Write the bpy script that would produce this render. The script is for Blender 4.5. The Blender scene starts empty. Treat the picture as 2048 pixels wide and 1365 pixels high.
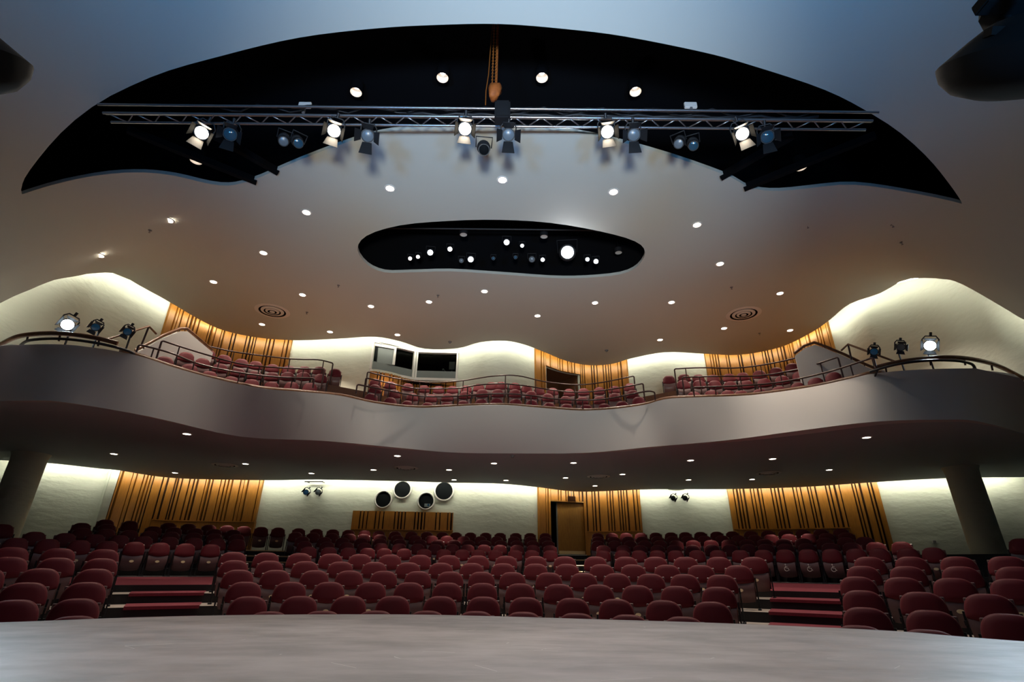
import bpy, bmesh, math, random
from mathutils import Vector, Matrix, geometry
random.seed(11)
scene = bpy.context.scene
COL = scene.collection

# ------------------------------------------------------------------ camera
ZC = 1.22                                  # camera height over the lowest stalls floor
FPX = 1029.0                               # focal length in pixels of the 2048 px frame
TH, RO = math.radians(23.84), math.radians(0.585)
CR, SR = math.cos(RO), math.sin(RO)
right = Vector((1, 0, 0)); upv = Vector((0, -math.sin(TH), math.cos(TH))); fwd = Vector((0, math.cos(TH), math.sin(TH)))
r_c = CR*right + SR*upv
u_c = -SR*right + CR*upv
cam_data = bpy.data.cameras.new('camera'); cam = bpy.data.objects.new('camera', cam_data); COL.objects.link(cam)
cam.matrix_world = Matrix(((r_c.x, u_c.x, -fwd.x, 0), (r_c.y, u_c.y, -fwd.y, 0), (r_c.z, u_c.z, -fwd.z, ZC), (0, 0, 0, 1)))
cam_data.sensor_width = 36.0; cam_data.lens = FPX/2048*36.0; cam_data.clip_start = .05; cam_data.clip_end = 200
scene.camera = cam

# ------------------------------------------------------------------ world, exposure, stage lights
world = bpy.data.worlds.new('world'); scene.world = world; world.use_nodes = True
world.node_tree.nodes['Background'].inputs[0].default_value = (.55, .65, .8, 1)
world.node_tree.nodes['Background'].inputs[1].default_value = .006
vs = scene.view_settings
vs.view_transform = 'Standard'; vs.look = 'None'; vs.gamma = 1; vs.use_curve_mapping = False; vs.exposure = 0.22
scene.cycles.use_denoising = True; scene.cycles.use_adaptive_sampling = True; scene.cycles.adaptive_threshold = .02
scene.cycles.max_bounces = 6; scene.cycles.diffuse_bounces = 3; scene.cycles.glossy_bounces = 3
scene.cycles.sample_clamp_indirect = 4.0; scene.cycles.caustics_reflective = False; scene.cycles.caustics_refractive = False

def spot(name, loc, target, power, col, angle, blend=.5, size=.1):
    l = bpy.data.lights.new(name, 'SPOT'); l.energy = power; l.color = col; l.spot_size = math.radians(angle); l.spot_blend = blend; l.shadow_soft_size = size
    o = bpy.data.objects.new(name, l); COL.objects.link(o); o.location = loc
    o.rotation_euler = (Vector(target)-Vector(loc)).to_track_quat('-Z', 'Y').to_euler()
    return o
# unseen blue ground row behind the viewpoint washing the proscenium ceiling, plus added fill
spot('stage_wash_fill', (-3.2, -3.0, 1.0), (-2.6, 3.2, 10.0), 3500, (.10, .44, 1.0), 78, 1.0, .6)
spot('stage_wash_fill', (3.2, -3.0, 1.0), (2.6, 3.2, 10.0), 3500, (.10, .44, 1.0), 78, 1.0, .6)
spot('stage_wash_fill', (0.0, -3.0, 1.2), (0.0, 12.2, 10.6), 4500, (.97, 1.0, .93), 56, 1.0, .5)  # added neutral fill that lifts the main ceiling, no lamp known there
spot('seat_wash_spot', (-2.0, -1.0, 6.5), (-1.5, 8.5, 1.0), 190, (1.0, .74, .66), 60, 1.0, .25)  # unseen warm spot over the stage, aimed at the front seats

# ------------------------------------------------------------------ view geometry helpers
def ray(px, py):
    x = px-1024; y = py-682.5
    u = (CR*x+SR*y)/FPX; v = (-SR*x+CR*y)/FPX
    return Vector((u, math.cos(TH)+math.sin(TH)*v, math.sin(TH)-math.cos(TH)*v))
def atz(px, py, h):                        # point of a level surface, h measured from eye level
    r = ray(px, py); t = h/r.z
    return Vector((r.x*t, r.y*t, h+ZC))
def aty(px, py, y):
    r = ray(px, py); t = y/r.y
    return Vector((r.x*t, r.y*t, r.z*t+ZC))
def atd(px, py, d):
    r = ray(px, py); t = d/math.hypot(r.x, r.y)
    return Vector((r.x*t, r.y*t, r.z*t+ZC))
def smooth(x):
    x = min(1., max(0., x)); return x*x*(3-2*x)
HC = 8.7
def drop_at(y):
    T = ((-5, 4.2), (6, 4.2), (8, 4.2), (9.5, 4.0), (10.5, 3.65), (11.35, 3.1), (11.9, 2.3), (12.65, 1.4), (13.4, .66), (14.2, .15), (14.9, 0), (60, 0))
    for (a, u), (b, v) in zip(T, T[1:]):
        if a <= y <= b: return u+(v-u)*(y-a)/(b-a)
    return 0.
def ceil_h(x, y):                          # main ceiling: level, curving down to the side walls near the proscenium
    q = min(1.15, max(0., (abs(x)-8.0)/4.7))
    w = .10*math.sin(.62*x+.6)*math.sin(.55*y)*smooth((15-abs(x))/6)*smooth((17-y)/4)
    return HC - drop_at(y)*q*q + w*(1-min(1, q))
def atceil(px, py, start=2.0):
    r = ray(px, py); t = start
    while t < 60:
        if r.z*t >= ceil_h(r.x*t, r.y*t): break
        t += .02
    a, b = t-.02, t
    for _ in range(24):
        m = (a+b)/2
        if r.z*m >= ceil_h(r.x*m, r.y*m): b = m
        else: a = m
    return Vector((r.x*b, r.y*b, r.z*b+ZC))
def atside(px, py):                        # the ceiling edge along the side walls
    return atceil(px, py, 11.6/abs(ray(px, py).x))
def spline(pts, n=6, closed=False):        # Catmull-Rom through points
    P = [Vector(p) for p in pts]; out = []; m = len(P)
    for i in range(m if closed else m-1):
        if closed: p0, p1, p2, p3 = P[(i-1) % m], P[i], P[(i+1) % m], P[(i+2) % m]
        else: p0, p1, p2, p3 = P[max(i-1, 0)], P[i], P[i+1], P[min(i+2, m-1)]
        for k in range(n):
            t = k/n
            out.append(.5*((2*p1)+(p2-p0)*t+(2*p0-5*p1+4*p2-p3)*t*t+(3*p1-p0-3*p2+p3)*t**3))
    if not closed: out.append(P[-1])
    return out
def resample(P, step):
    L = [0.]
    for a, b in zip(P, P[1:]): L.append(L[-1]+(b-a).length)
    n = max(2, int(L[-1]/step)+1); out = []; j = 0
    for i in range(n+1):
        s = L[-1]*i/n
        while j < len(P)-2 and L[j+1] < s: j += 1
        f = (s-L[j])/max(1e-9, L[j+1]-L[j]); out.append(P[j].lerp(P[j+1], min(1, max(0, f))))
    return out
def offset2(P, d, centre=(0, 6)):          # push a plan polyline away from the hall's middle
    out = []
    for i, p in enumerate(P):
        a = P[max(0, i-1)]; b = P[min(len(P)-1, i+1)]; t = (b-a); t.z = 0; t.normalize()
        n = Vector((-t.y, t.x, 0))
        out.append(p+n*d)
    return out
def away(P):                               # order a polyline left to right
    return P if P[0].x < P[-1].x else P[::-1]

# ------------------------------------------------------------------ mesh helpers
def obj(name, bm, mat, parent=None, smooth_=False, split=None):
    me = bpy.data.meshes.new(name); bm.normal_update(); bm.to_mesh(me); bm.free()
    o = bpy.data.objects.new(name, me); COL.objects.link(o)
    for m in (mat if isinstance(mat, (list, tuple)) else [mat]): me.materials.append(m)
    if smooth_: me.polygons.foreach_set('use_smooth', [True]*len(me.polygons))
    if split:
        md = o.modifiers.new('edges', 'EDGE_SPLIT'); md.split_angle = math.radians(split)
    if parent: o.parent = parent
    return o
def tag(o, label, cat, group=None, kind=None):
    o['label'] = label; o['category'] = cat
    if group: o['group'] = group
    if kind: o['kind'] = kind
    return o
def struct(o, label=None, cat=None):
    o['kind'] = 'structure'
    if label: o['label'] = label
    if cat: o['category'] = cat
    return o
def thing(name, label, cat, loc, rot=None, group=None):
    o = bpy.data.objects.new(name, None); COL.objects.link(o); o.location = loc; o.empty_display_size = .1
    if rot is not None: o.rotation_euler = rot
    return tag(o, label, cat, group)
def copy_tree(root, loc, rot=None):
    r = root.copy(); COL.objects.link(r); r.location = loc
    if rot is not None: r.rotation_euler = rot
    def rec(src, dst):
        for ch in src.children:
            c = ch.copy(); COL.objects.link(c); c.parent = dst; rec(ch, c)
    rec(root, r); return r
def add_box(bm, c, s, M=None, mi=0):
    v = []
    for z in (-1, 1):
        for x, y in ((-1, -1), (1, -1), (1, 1), (-1, 1)):
            p = Vector((c[0]+x*s[0]/2, c[1]+y*s[1]/2, c[2]+z*s[2]/2))
            v.append(bm.verts.new(M @ p if M else p))
    for f in ((0, 3, 2, 1), (4, 5, 6, 7), (0, 1, 5, 4), (1, 2, 6, 5), (2, 3, 7, 6), (3, 0, 4, 7)):
        bm.faces.new([v[i] for i in f]).material_index = mi
def box(name, c, s, mat, parent=None, M=None, bevel=0):
    bm = bmesh.new(); add_box(bm, c, s, M)
    if bevel: bmesh.ops.bevel(bm, geom=bm.edges[:], offset=bevel, segments=2, affect='EDGES')
    return obj(name, bm, mat, parent)
def add_tube(bm, P, r, n=8, cap=True):
    P = [Vector(p) for p in P]
    rings = []; ref = None
    for i, p in enumerate(P):
        t = (P[min(i+1, len(P)-1)]-P[max(i-1, 0)]).normalized()
        if ref is None:
            ref = Vector((0, 0, 1)) if abs(t.z) < .9 else Vector((1, 0, 0))
        a = (ref-t*ref.dot(t)).normalized(); b = t.cross(a); ref = a
        rr = r[i] if isinstance(r, (list, tuple)) else r
        rings.append([bm.verts.new(p+rr*(math.cos(2*math.pi*k/n)*a+math.sin(2*math.pi*k/n)*b)) for k in range(n)])
    for A, B in zip(rings, rings[1:]):
        for k in range(n): bm.faces.new((A[k], A[(k+1) % n], B[(k+1) % n], B[k]))
    if cap and n > 2:
        bm.faces.new(rings[0][::-1]); bm.faces.new(rings[-1])
def tube(name, P, r, mat, parent=None, n=8):
    bm = bmesh.new(); add_tube(bm, P, r, n); return obj(name, bm, mat, parent, True, 50)
def add_lathe(bm, prof, n=20, M=None, closed=False):       # prof: (radius, z)
    rings = []
    for r, z in prof:
        if r < 1e-5: rings.append([bm.verts.new(M @ Vector((0, 0, z)) if M else Vector((0, 0, z)))])
        else:
            ring = []
            for k in range(n):
                p = Vector((r*math.cos(2*math.pi*k/n), r*math.sin(2*math.pi*k/n), z)); ring.append(bm.verts.new(M @ p if M else p))
            rings.append(ring)
    for A, B in zip(rings, rings[1:]):
        for k in range(n):
            if len(A) == 1 and len(B) == 1: continue
            if len(A) == 1: bm.faces.new((A[0], B[(k+1) % n], B[k]))
            elif len(B) == 1: bm.faces.new((A[k], A[(k+1) % n], B[0]))
            else: bm.faces.new((A[k], A[(k+1) % n], B[(k+1) % n], B[k]))
def lathe(name, prof, mat, parent=None, n=20, M=None, split=40):
    bm = bmesh.new(); add_lathe(bm, prof, n, M); bmesh.ops.recalc_face_normals(bm, faces=bm.faces[:]); return obj(name, bm, mat, parent, True, split)
def strip(name, P, z0, z1, mat, parent=None, thick=.12, holes=(), zsub=2, smooth_=True):
    """a wall standing on a plan polyline (left to right); holes are (s0, s1, z0, z1) in metres along the polyline"""
    L = [0.]
    for a, b in zip(P, P[1:]): L.append(L[-1]+(b-a).length)
    def at(s):
        j = 0
        while j < len(P)-2 and L[j+1] < s: j += 1
        return P[j].lerp(P[j+1], (s-L[j])/max(1e-9, L[j+1]-L[j]))
    ss = sorted(set([round(x, 4) for x in L]+[round(h[i], 4) for h in holes for i in (0, 1)]))
    zs = sorted(set([z0+(z1-z0)*i/zsub for i in range(zsub+1)]+[h[i] for h in holes for i in (2, 3)]))
    bm = bmesh.new(); V = {}
    def vert(i, k):
        if (i, k) not in V:
            p = at(ss[i]); V[i, k] = bm.verts.new((p.x, p.y, zs[k]))
        return V[i, k]
    for i in range(len(ss)-1):
        for k in range(len(zs)-1):
            sm = (ss[i]+ss[i+1])/2; zm = (zs[k]+zs[k+1])/2
            if any(h[0] < sm < h[1] and h[2] < zm < h[3] for h in holes): continue
            if ss[i+1]-ss[i] < 1e-5: continue
            bm.faces.new((vert(i, k), vert(i+1, k), vert(i+1, k+1), vert(i, k+1)))
    o = obj(name, bm, mat, parent, smooth_)
    md = o.modifiers.new('thickness', 'SOLIDIFY'); md.thickness = thick; md.offset = -1
    if smooth_:
        e = o.modifiers.new('edges', 'EDGE_SPLIT'); e.split_angle = math.radians(45)
    return o
def arclen(P):
    L = [0.]
    for a, b in zip(P, P[1:]): L.append(L[-1]+math.hypot(b.x-a.x, b.y-a.y))
    return L
def along(P, s):
    L = arclen(P); j = 0
    while j < len(P)-2 and L[j+1] < s: j += 1
    p = P[j].lerp(P[j+1], (s-L[j])/max(1e-9, L[j+1]-L[j])); t = P[j+1]-P[j]; t.z = 0; t.normalize()
    return p, t
def hit(P, px, py):                        # where a sight line meets a wall: (s, h)
    r = ray(px, py); L = arclen(P); best = None
    for j in range(len(P)-1):
        a, b = P[j], P[j+1]; d = b-a
        den = r.x*d.y-r.y*d.x
        if abs(den) < 1e-9: continue
        t = (a.x*d.y-a.y*d.x)/den; q = (a.x*r.y-a.y*r.x)/den
        if -1e-6 <= q <= 1.000001 and t > 0 and (best is None or t < best[0]): best = (t, L[j]+q*(L[j+1]-L[j]), r.z*t+ZC)
    return best[1], best[2]
def poly_slab(name, loops, zf, mat, parent=None, thick=.12, grid=None, smooth_=True):
    """flat or gently curved slab with holes, triangulated inside its outline; zf(x, y) gives the height"""
    pts = []; edges = []
    for lp in loops:
        b = len(pts); pts += [Vector((p.x, p.y)) for p in lp]; m = len(lp)
        edges += [(b+i, b+(i+1) % m) for i in range(m)]
    def inside(x, y):
        c = False
        for lp in loops:
            m = len(lp)
            for i in range(m):
                a, b = lp[i], lp[(i+1) % m]
                if (a.y > y) != (b.y > y) and x < (b.x-a.x)*(y-a.y)/(b.y-a.y)+a.x: c = not c
        return c
    if grid:
        xs = [p.x for p in pts]; ys = [p.y for p in pts]; x = min(xs)+grid/2
        bd = list(pts)
        while x < max(xs):
            y = min(ys)+grid/2
            while y < max(ys):
                if inside(x, y) and all((p.x-x)**2+(p.y-y)**2 > (.4*grid)**2 for p in bd): pts.append(Vector((x, y)))
                y += grid
            x += grid
    v, e, f, *_ = geometry.delaunay_2d_cdt(pts, edges, [], 0, 1e-5)
    bm = bmesh.new(); vv = [bm.verts.new((p.x, p.y, zf(p.x, p.y))) for p in v]
    for t in f:
        cx = sum(v[i].x for i in t)/len(t); cy = sum(v[i].y for i in t)/len(t)
        if inside(cx, cy):
            fc = bm.faces.new([vv[i] for i in t])
    for vtx in [q for q in bm.verts if not q.link_faces]: bm.verts.remove(vtx)
    bm.normal_update()
    for fc in bm.faces:
        if fc.normal.z < 0: fc.normal_flip()
    o = obj(name, bm, mat, parent, smooth_)
    md = o.modifiers.new('thickness', 'SOLIDIFY'); md.thickness = abs(thick); md.offset = 1 if thick > 0 else -1
    ed = o.modifiers.new('edges', 'EDGE_SPLIT'); ed.split_angle = math.radians(50)
    return o

# ------------------------------------------------------------------ materials
def mat(name, col, rough=.6, metal=0., bump=None, noise=None, sheen=0., emit=None, spec=.5, stretch=(1, 1, 1)):
    m = bpy.data.materials.new(name); m.use_nodes = True; nt = m.node_tree; b = nt.nodes['Principled BSDF']
    b.inputs['Base Color'].default_value = (*col, 1); b.inputs['Roughness'].default_value = rough; b.inputs['Metallic'].default_value = metal
    b.inputs['Specular IOR Level'].default_value = spec
    if sheen:
        b.inputs['Sheen Weight'].default_value = sheen; b.inputs['Sheen Roughness'].default_value = .4; b.inputs['Sheen Tint'].default_value = (1, .55, .55, 1)
    if emit:
        b.inputs['Emission Color'].default_value = (*emit[0], 1); b.inputs['Emission Strength'].default_value = emit[1]
    tc = None
    if bump or noise:
        tc = nt.nodes.new('ShaderNodeTexCoord'); mp = nt.nodes.new('ShaderNodeMapping'); mp.inputs['Scale'].default_value = stretch
        nt.links.new(tc.outputs['Object'], mp.inputs['Vector'])
    if noise:                              # (scale, second colour, detail)
        n = nt.nodes.new('ShaderNodeTexNoise'); n.inputs['Scale'].default_value = noise[0]; n.inputs['Detail'].default_value = noise[2] if len(noise) > 2 else 4
        nt.links.new(mp.outputs[0], n.inputs['Vector'])
        rp = nt.nodes.new('ShaderNodeValToRGB'); rp.color_ramp.elements[0].position = .32; rp.color_ramp.elements[1].position = .68
        rp.color_ramp.elements[0].color = (*col, 1); rp.color_ramp.elements[1].color = (*noise[1], 1)
        nt.links.new(n.outputs['Fac'], rp.inputs['Fac']); nt.links.new(rp.outputs['Color'], b.inputs['Base Color'])
    if bump:                               # (scale, strength, distance)
        n2 = nt.nodes.new('ShaderNodeTexNoise'); n2.inputs['Scale'].default_value = bump[0]; n2.inputs['Detail'].default_value = 5
        nt.links.new(mp.outputs[0], n2.inputs['Vector'])
        bp = nt.nodes.new('ShaderNodeBump'); bp.inputs['Strength'].default_value = bump[1]; bp.inputs['Distance'].default_value = bump[2]
        nt.links.new(n2.outputs['Fac'], bp.inputs['Height']); nt.links.new(bp.outputs['Normal'], b.inputs['Normal'])
    return m
M = {}
M['wall'] = mat('wall_plaster', (.70, .73, .63), .8, bump=(2.2, .55, .05), stretch=(1, 1, 2.4))
M['ceil'] = mat('ceiling_plaster', (.60, .615, .56), .75, bump=(1.2, .15, .03))
M['fascia'] = mat('balcony_plaster', (.60, .58, .56), .65, bump=(1.0, .1, .03))
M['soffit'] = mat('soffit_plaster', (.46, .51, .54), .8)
M['silhouette'] = mat('black_paint_and_shade', (.004, .004, .004), .9, spec=.1)
M['black'] = mat('black_drape', (.004, .004, .005), .95, spec=.1)
M['wood'] = mat('golden_slat_wood', (.44, .18, .022), .42, noise=(9, (.32, .125, .014), 6), stretch=(6, 6, .5))
M['wood_gap'] = mat('dark_slat_gap', (.045, .018, .005), .9)
M['wood_dark'] = mat('dark_stained_wood', (.16, .07, .03), .35, noise=(12, (.10, .04, .02), 5), stretch=(4, 4, 4))
M['door'] = mat('amber_door_wood', (.33, .155, .03), .4, noise=(7, (.25, .11, .02), 5), stretch=(6, 6, .6))
M['seat'] = mat('maroon_upholstery', (.13, .0075, .015), .6, spec=.3, sheen=.14, bump=(160, .12, .004))
M['pan'] = mat('brown_seat_shell', (.17, .095, .092), .38)
M['blackmetal'] = mat('black_metal', (.012, .012, .014), .5)
M['rail'] = mat('bronze_rail', (.05, .022, .02), .35, metal=.3)
M['handrail'] = mat('wood_handrail', (.20, .085, .032), .35, noise=(10, (.13, .05, .02), 5))
M['white'] = mat('white_paint', (.82, .80, .76), .5)
M['plate'] = mat('cream_number_plate', (.80, .62, .36), .3, metal=.2)
M['icon'] = mat('white_symbol_paint', (.85, .80, .72), .5)
M['cream'] = mat('cream_floor', (.46, .39, .33), .6, noise=(3, (.40, .34, .29), 4))
M['greyfloor'] = mat('grey_floor', (.16, .15, .15), .6)
M['riser'] = mat('black_riser', (.01, .008, .009), .7)
M['carpet'] = mat('red_carpet', (.23, .028, .045), .9, bump=(220, .3, .004), noise=(40, (.19, .022, .036), 3))
M['steel'] = mat('brushed_aluminium', (.42, .42, .44), .3, metal=.9)
M['orange'] = mat('orange_canvas', (.50, .13, .02), .7, noise=(14, (.36, .09, .015), 4))
M['chain'] = mat('rusty_orange_chain', (.55, .17, .03), .45, metal=.4)
M['glass_dark'] = mat('dark_glass', (.005, .006, .007), .6, spec=.03)
M['lens_blue'] = mat('faint_glow_blue_lens', (.015, .045, .08), .12, emit=((.05, .25, .5), .05))  # faint blue glow added, also on lenses of lamps that are off
M['lens_grey'] = mat('ribbed_grey_lens', (.12, .15, .18), .3)
M['grey'] = mat('grey_steel', (.18, .18, .19), .5)
M['barn'] = mat('barn_door_metal', (.10, .085, .07), .5)
M['booth'] = mat('booth_grey_panel', (.16, .18, .18), .5)
def emis(name, col, s, base=(.8, .8, .8)): return mat(name, base, .5, emit=(col, s))
M['cove'] = emis('cove_tube', (1.0, .97, .78), 38)
M['cove_low'] = emis('under_cove_tube', (1.0, .97, .76), 44)
M['down'] = emis('downlight_lamp', (1.0, .84, .66), 14)
M['fresnel'] = emis('lit_fresnel_lens', (1.0, .86, .66), 22)
M['coldlens'] = emis('lit_cold_lens', (.70, .88, 1.0), 60)
M['star'] = emis('glaring_follow_spot_lens', (.92, .95, 1.0), 160)
M['warmlens'] = emis('lit_warm_lens', (1.0, .85, .75), 8)
M['whitelens'] = emis('lit_white_lens', (.85, .92, 1.0), 6)
M['cup'] = mat('can_reflector', (.75, .70, .62), .4)

def stage_material():
    m = mat('grey_stage_paint', (.42, .385, .385), .42, bump=(9, .25, .01), noise=(1.9, (.27, .25, .25), 8), stretch=(1, 2.2, 1))
    nt = m.node_tree; b = nt.nodes['Principled BSDF']
    tc = nt.nodes.new('ShaderNodeTexCoord'); w = nt.nodes.new('ShaderNodeTexNoise'); w.inputs['Scale'].default_value = 5; w.inputs['Detail'].default_value = 8
    r = nt.nodes.new('ShaderNodeValToRGB'); r.color_ramp.elements[0].color = (.3, .3, .3, 1); r.color_ramp.elements[1].color = (.6, .6, .6, 1)
    nt.links.new(tc.outputs['Object'], w.inputs['Vector']); nt.links.new(w.outputs['Fac'], r.inputs['Fac']); nt.links.new(r.outputs['Color'], b.inputs['Roughness'])
    # scuffs: thin pale scratches
    v = nt.nodes.new('ShaderNodeTexVoronoi'); v.feature = 'DISTANCE_TO_EDGE'; v.inputs['Scale'].default_value = 1.3
    mp = nt.nodes.new('ShaderNodeMapping'); mp.inputs['Scale'].default_value = (1, 2.3, 1); mp.inputs['Rotation'].default_value = (0, 0, .5)
    lt = nt.nodes.new('ShaderNodeMath'); lt.operation = 'LESS_THAN'; lt.inputs[1].default_value = .004
    n3 = nt.nodes.new('ShaderNodeTexNoise'); n3.inputs['Scale'].default_value = 2.5; gt = nt.nodes.new('ShaderNodeMath'); gt.operation = 'GREATER_THAN'; gt.inputs[1].default_value = .60
    mul = nt.nodes.new('ShaderNodeMath'); mul.operation = 'MULTIPLY'
    mix = nt.nodes.new('ShaderNodeMix'); mix.data_type = 'RGBA'; mix.inputs[7].default_value = (.62, .6, .58, 1)
    nt.links.new(tc.outputs['Object'], mp.inputs['Vector']); nt.links.new(mp.outputs[0], v.inputs['Vector']); nt.links.new(v.outputs['Distance'], lt.inputs[0])
    nt.links.new(tc.outputs['Object'], n3.inputs['Vector']); nt.links.new(n3.outputs['Fac'], gt.inputs[0])
    nt.links.new(lt.outputs[0], mul.inputs[0]); nt.links.new(gt.outputs[0], mul.inputs[1]); nt.links.new(mul.outputs[0], mix.inputs[0])
    src = b.inputs['Base Color'].links[0].from_socket
    nt.links.new(src, mix.inputs[6]); nt.links.new(mix.outputs[2], b.inputs['Base Color'])
    return m
M['stage'] = stage_material()

# ================================================================== THE SETTING
# ---- traced edges, turned into plan curves
CE = [(0, 607), (60, 580), (125, 557), (190, 546), (260, 560), (335, 602), (400, 640), (450, 662), (520, 676), (600, 681), (690, 677), (750, 674), (800, 683), (850, 698), (915, 697), (960, 685), (1010, 682), (1050, 690), (1090, 705), (1135, 723), (1180, 731), (1225, 728), (1260, 718), (1330, 705), (1410, 708), (1480, 710), (1560, 695), (1620, 667), (1660, 640), (1700, 608), (1780, 576), (1870, 557), (1910, 563), (1980, 600), (2048, 640)]
ceil_edge = spline([atside(*p) if p[0] < 200 or p[0] > 1850 else atceil(*p) for p in CE], 4)
for i, (sg, E_) in enumerate(((-1, ceil_edge[0]), (1, ceil_edge[-1]))):
    y_ = E_.y-2.2; q_ = Vector((sg*12.75, y_, ceil_h(12.75, y_)+ZC))
    if i == 0: ceil_edge = [q_]+ceil_edge
    else: ceil_edge = ceil_edge+[q_]
UE = [(0, 921), (90, 926), (200, 938), (235, 941), (350, 957), (527, 961), (640, 960), (800, 963), (900, 966), (1000, 968), (1075, 975), (1130, 982), (1180, 984), (1280, 980), (1370, 979), (1455, 979), (1600, 975), (1750, 965), (1900, 957), (2048, 955)]
HU = 2.98
under_edge = spline([atz(*p, HU) for p in UE], 4)
FT = [(0, 690), (75, 689), (150, 691), (265, 709), (350, 736), (430, 758), (520, 777), (600, 784), (680, 792), (750, 807), (830, 816), (900, 814), (1000, 811), (1090, 817), (1180, 822), (1280, 812), (1330, 799), (1400, 795), (1500, 791), (1620, 775), (1700, 758), (1750, 747), (1850, 739), (1950, 737)]
HF = 4.15
fascia_top = spline([atz(*p, HF) for p in FT[1:]], 4)
FB = [(60, 800), (130, 803), (300, 832), (480, 872), (650, 881), (800, 895), (900, 904), (1000, 906), (1170, 905), (1300, 893), (1450, 880), (1600, 860), (1750, 842), (1900, 838), (1960, 842), (2048, 866)]
fascia_bot = [atz(0, 800, HU)]+spline([atz(*p, HU) for p in FB], 4)

# ---- main ceiling with the crescent lighting slot and the small oval slot
L0, R0 = ceil_edge[0], ceil_edge[-1]
outer = [Vector((-12.75+25.5*i/40, 3.2, 0)) for i in range(41)]+[Vector((12.75, 5, 0)), Vector((12.75, 7, 0))]+ceil_edge[::-1]+[Vector((-12.75, 7, 0)), Vector((-12.75, 5, 0))]
PA = [(42, 380), (60, 340), (150, 240), (300, 155), (450, 110), (600, 75), (750, 57), (870, 50), (1000, 48), (1130, 58), (1250, 73), (1400, 103), (1500, 130), (1650, 180), (1750, 232), (1850, 310), (1900, 370), (1922, 402)]
PBk = [(1924, 408), (1800, 382), (1680, 370), (1560, 382), (1500, 375), (1450, 350), (1300, 300), (1150, 265), (1000, 255), (870, 256), (750, 268), (600, 320), (500, 362), (440, 371), (350, 352), (270, 345), (160, 357), (44, 389)]
arc_front = spline([atceil(*p) for p in PA], 4); arc_back = spline([atceil(*p) for p in PBk], 4)
portal = arc_front+arc_back
OV = [(715, 500), (733, 472), (800, 451), (900, 442), (1000, 440), (1100, 446), (1200, 463), (1270, 483), (1290, 505), (1275, 533), (1240, 549), (1170, 556), (1100, 556), (1000, 549), (900, 543), (820, 545), (770, 545), (735, 530)]
oval = spline([atceil(*p) for p in OV], 3, True)
zc_f = lambda x, y: ceil_h(x, y)+ZC
struct(poly_slab('ceiling', [outer, portal, oval], zc_f, M['ceil'], thick=.10, grid=.75), 'pale undulating plaster ceiling with two black lighting slots', 'ceiling')

def recess(name, loop, top, label):
    bm = bmesh.new(); n = len(loop)
    lo = [bm.verts.new((p.x, p.y, zc_f(p.x, p.y)+.11)) for p in loop]; hi = [bm.verts.new((p.x, p.y, top)) for p in loop]
    for i in range(n): bm.faces.new((lo[i], lo[(i+1) % n], hi[(i+1) % n], hi[i]))
    bm.faces.new(hi)
    bmesh.ops.recalc_face_normals(bm, faces=bm.faces[:])
    return struct(obj(name, bm, M['black']), label, 'recess')
def outset(loop, d):
    n = len(loop); ar = sum(loop[i].x*loop[(i+1) % n].y-loop[(i+1) % n].x*loop[i].y for i in range(n)); sg = 1 if ar > 0 else -1
    out = []
    for i, p in enumerate(loop):
        t = loop[(i+1) % n]-loop[i-1]; t.z = 0
        if t.length < 1e-6: out.append(p); continue
        t.normalize(); out.append(p+Vector((t.y, -t.x, 0))*d*sg)
    return out
RECZ = 11.9+ZC
vx, vy0, vy1 = 11.9, 3.6, 14.9
corner = [Vector((-vx, vy0, 0)), Vector((vx, vy0, 0)), Vector((vx, vy1, 0)), Vector((-vx, vy1, 0))]
void = []
for i in range(4):
    for j in range(24): void.append(corner[i].lerp(corner[(i+1) % 4], j/24))
recess('trim_1', void, RECZ, 'black void above the ceiling behind the two lighting slots')
# ---- upper back wall, lower back wall, far side walls
up_wall = offset2(ceil_edge, .60)
body = [Vector((p.x, p.y, 0)) for p in up_wall if p.y > 14.6 and (abs(p.x) < 12 or p.y < 18)]
lft = spline([Vector(q) for q in ((-13.0, 3.5, 0), (-13.05, 7, 0), (-13.1, 9.5, 0), (-13.15, 11.5, 0), (-13.2, 13.2, 0))]+[body[0]], 8)
rgt = spline([body[-1]]+[Vector(q) for q in ((13.25, 13.3, 0), (13.05, 12.4, 0), (13.2, 11.2, 0), (13.1, 9.5, 0), (13.05, 7, 0), (13.0, 3.5, 0))], 8)
up_wall = lft[:-1]+body+rgt[1:]
lo_wall = offset2(under_edge, .58)
lo_wall = [Vector((-19.2, 14.0, 0))]+[Vector((p.x, p.y, 0)) for p in lo_wall]+[Vector((20.3, 15.5, 0))]
Z_UP0, Z_UP1 = 4.35+ZC, 9.3+ZC
def whole(P, a, b): return hit(P, *a)[0], hit(P, *b)[0]

# holes: control booth windows, upper exit, lower doorway
bw = [hit(up_wall, 748, 700), hit(up_wall, 826, 728), hit(up_wall, 834, 728), hit(up_wall, 914, 725)]
zb_top = hit(up_wall, 830, 704)[1]; zb_bot = hit(up_wall, 830, 757)[1]
booth_holes = [(bw[0][0], bw[1][0], zb_bot, zb_top), (bw[2][0], bw[3][0], zb_bot, zb_top)]
ex0, ex1 = hit(up_wall, 1093, 765)[0], hit(up_wall, 1158, 765)[0]; exz = hit(up_wall, 1125, 744)[1]
dr0, dr1 = hit(lo_wall, 1099, 1060)[0], hit(lo_wall, 1170, 1060)[0]; drz0 = hit(lo_wall, 1130, 1110)[1]; drz1 = hit(lo_wall, 1135, 1006)[1]
struct(strip('wall_back_upper', up_wall, Z_UP0, Z_UP1, M['wall'], holes=booth_holes+[(ex0, ex1, Z_UP0-.1, exz)], zsub=1), 'undulating cream plaster wall above the balcony seats', 'wall')
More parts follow.
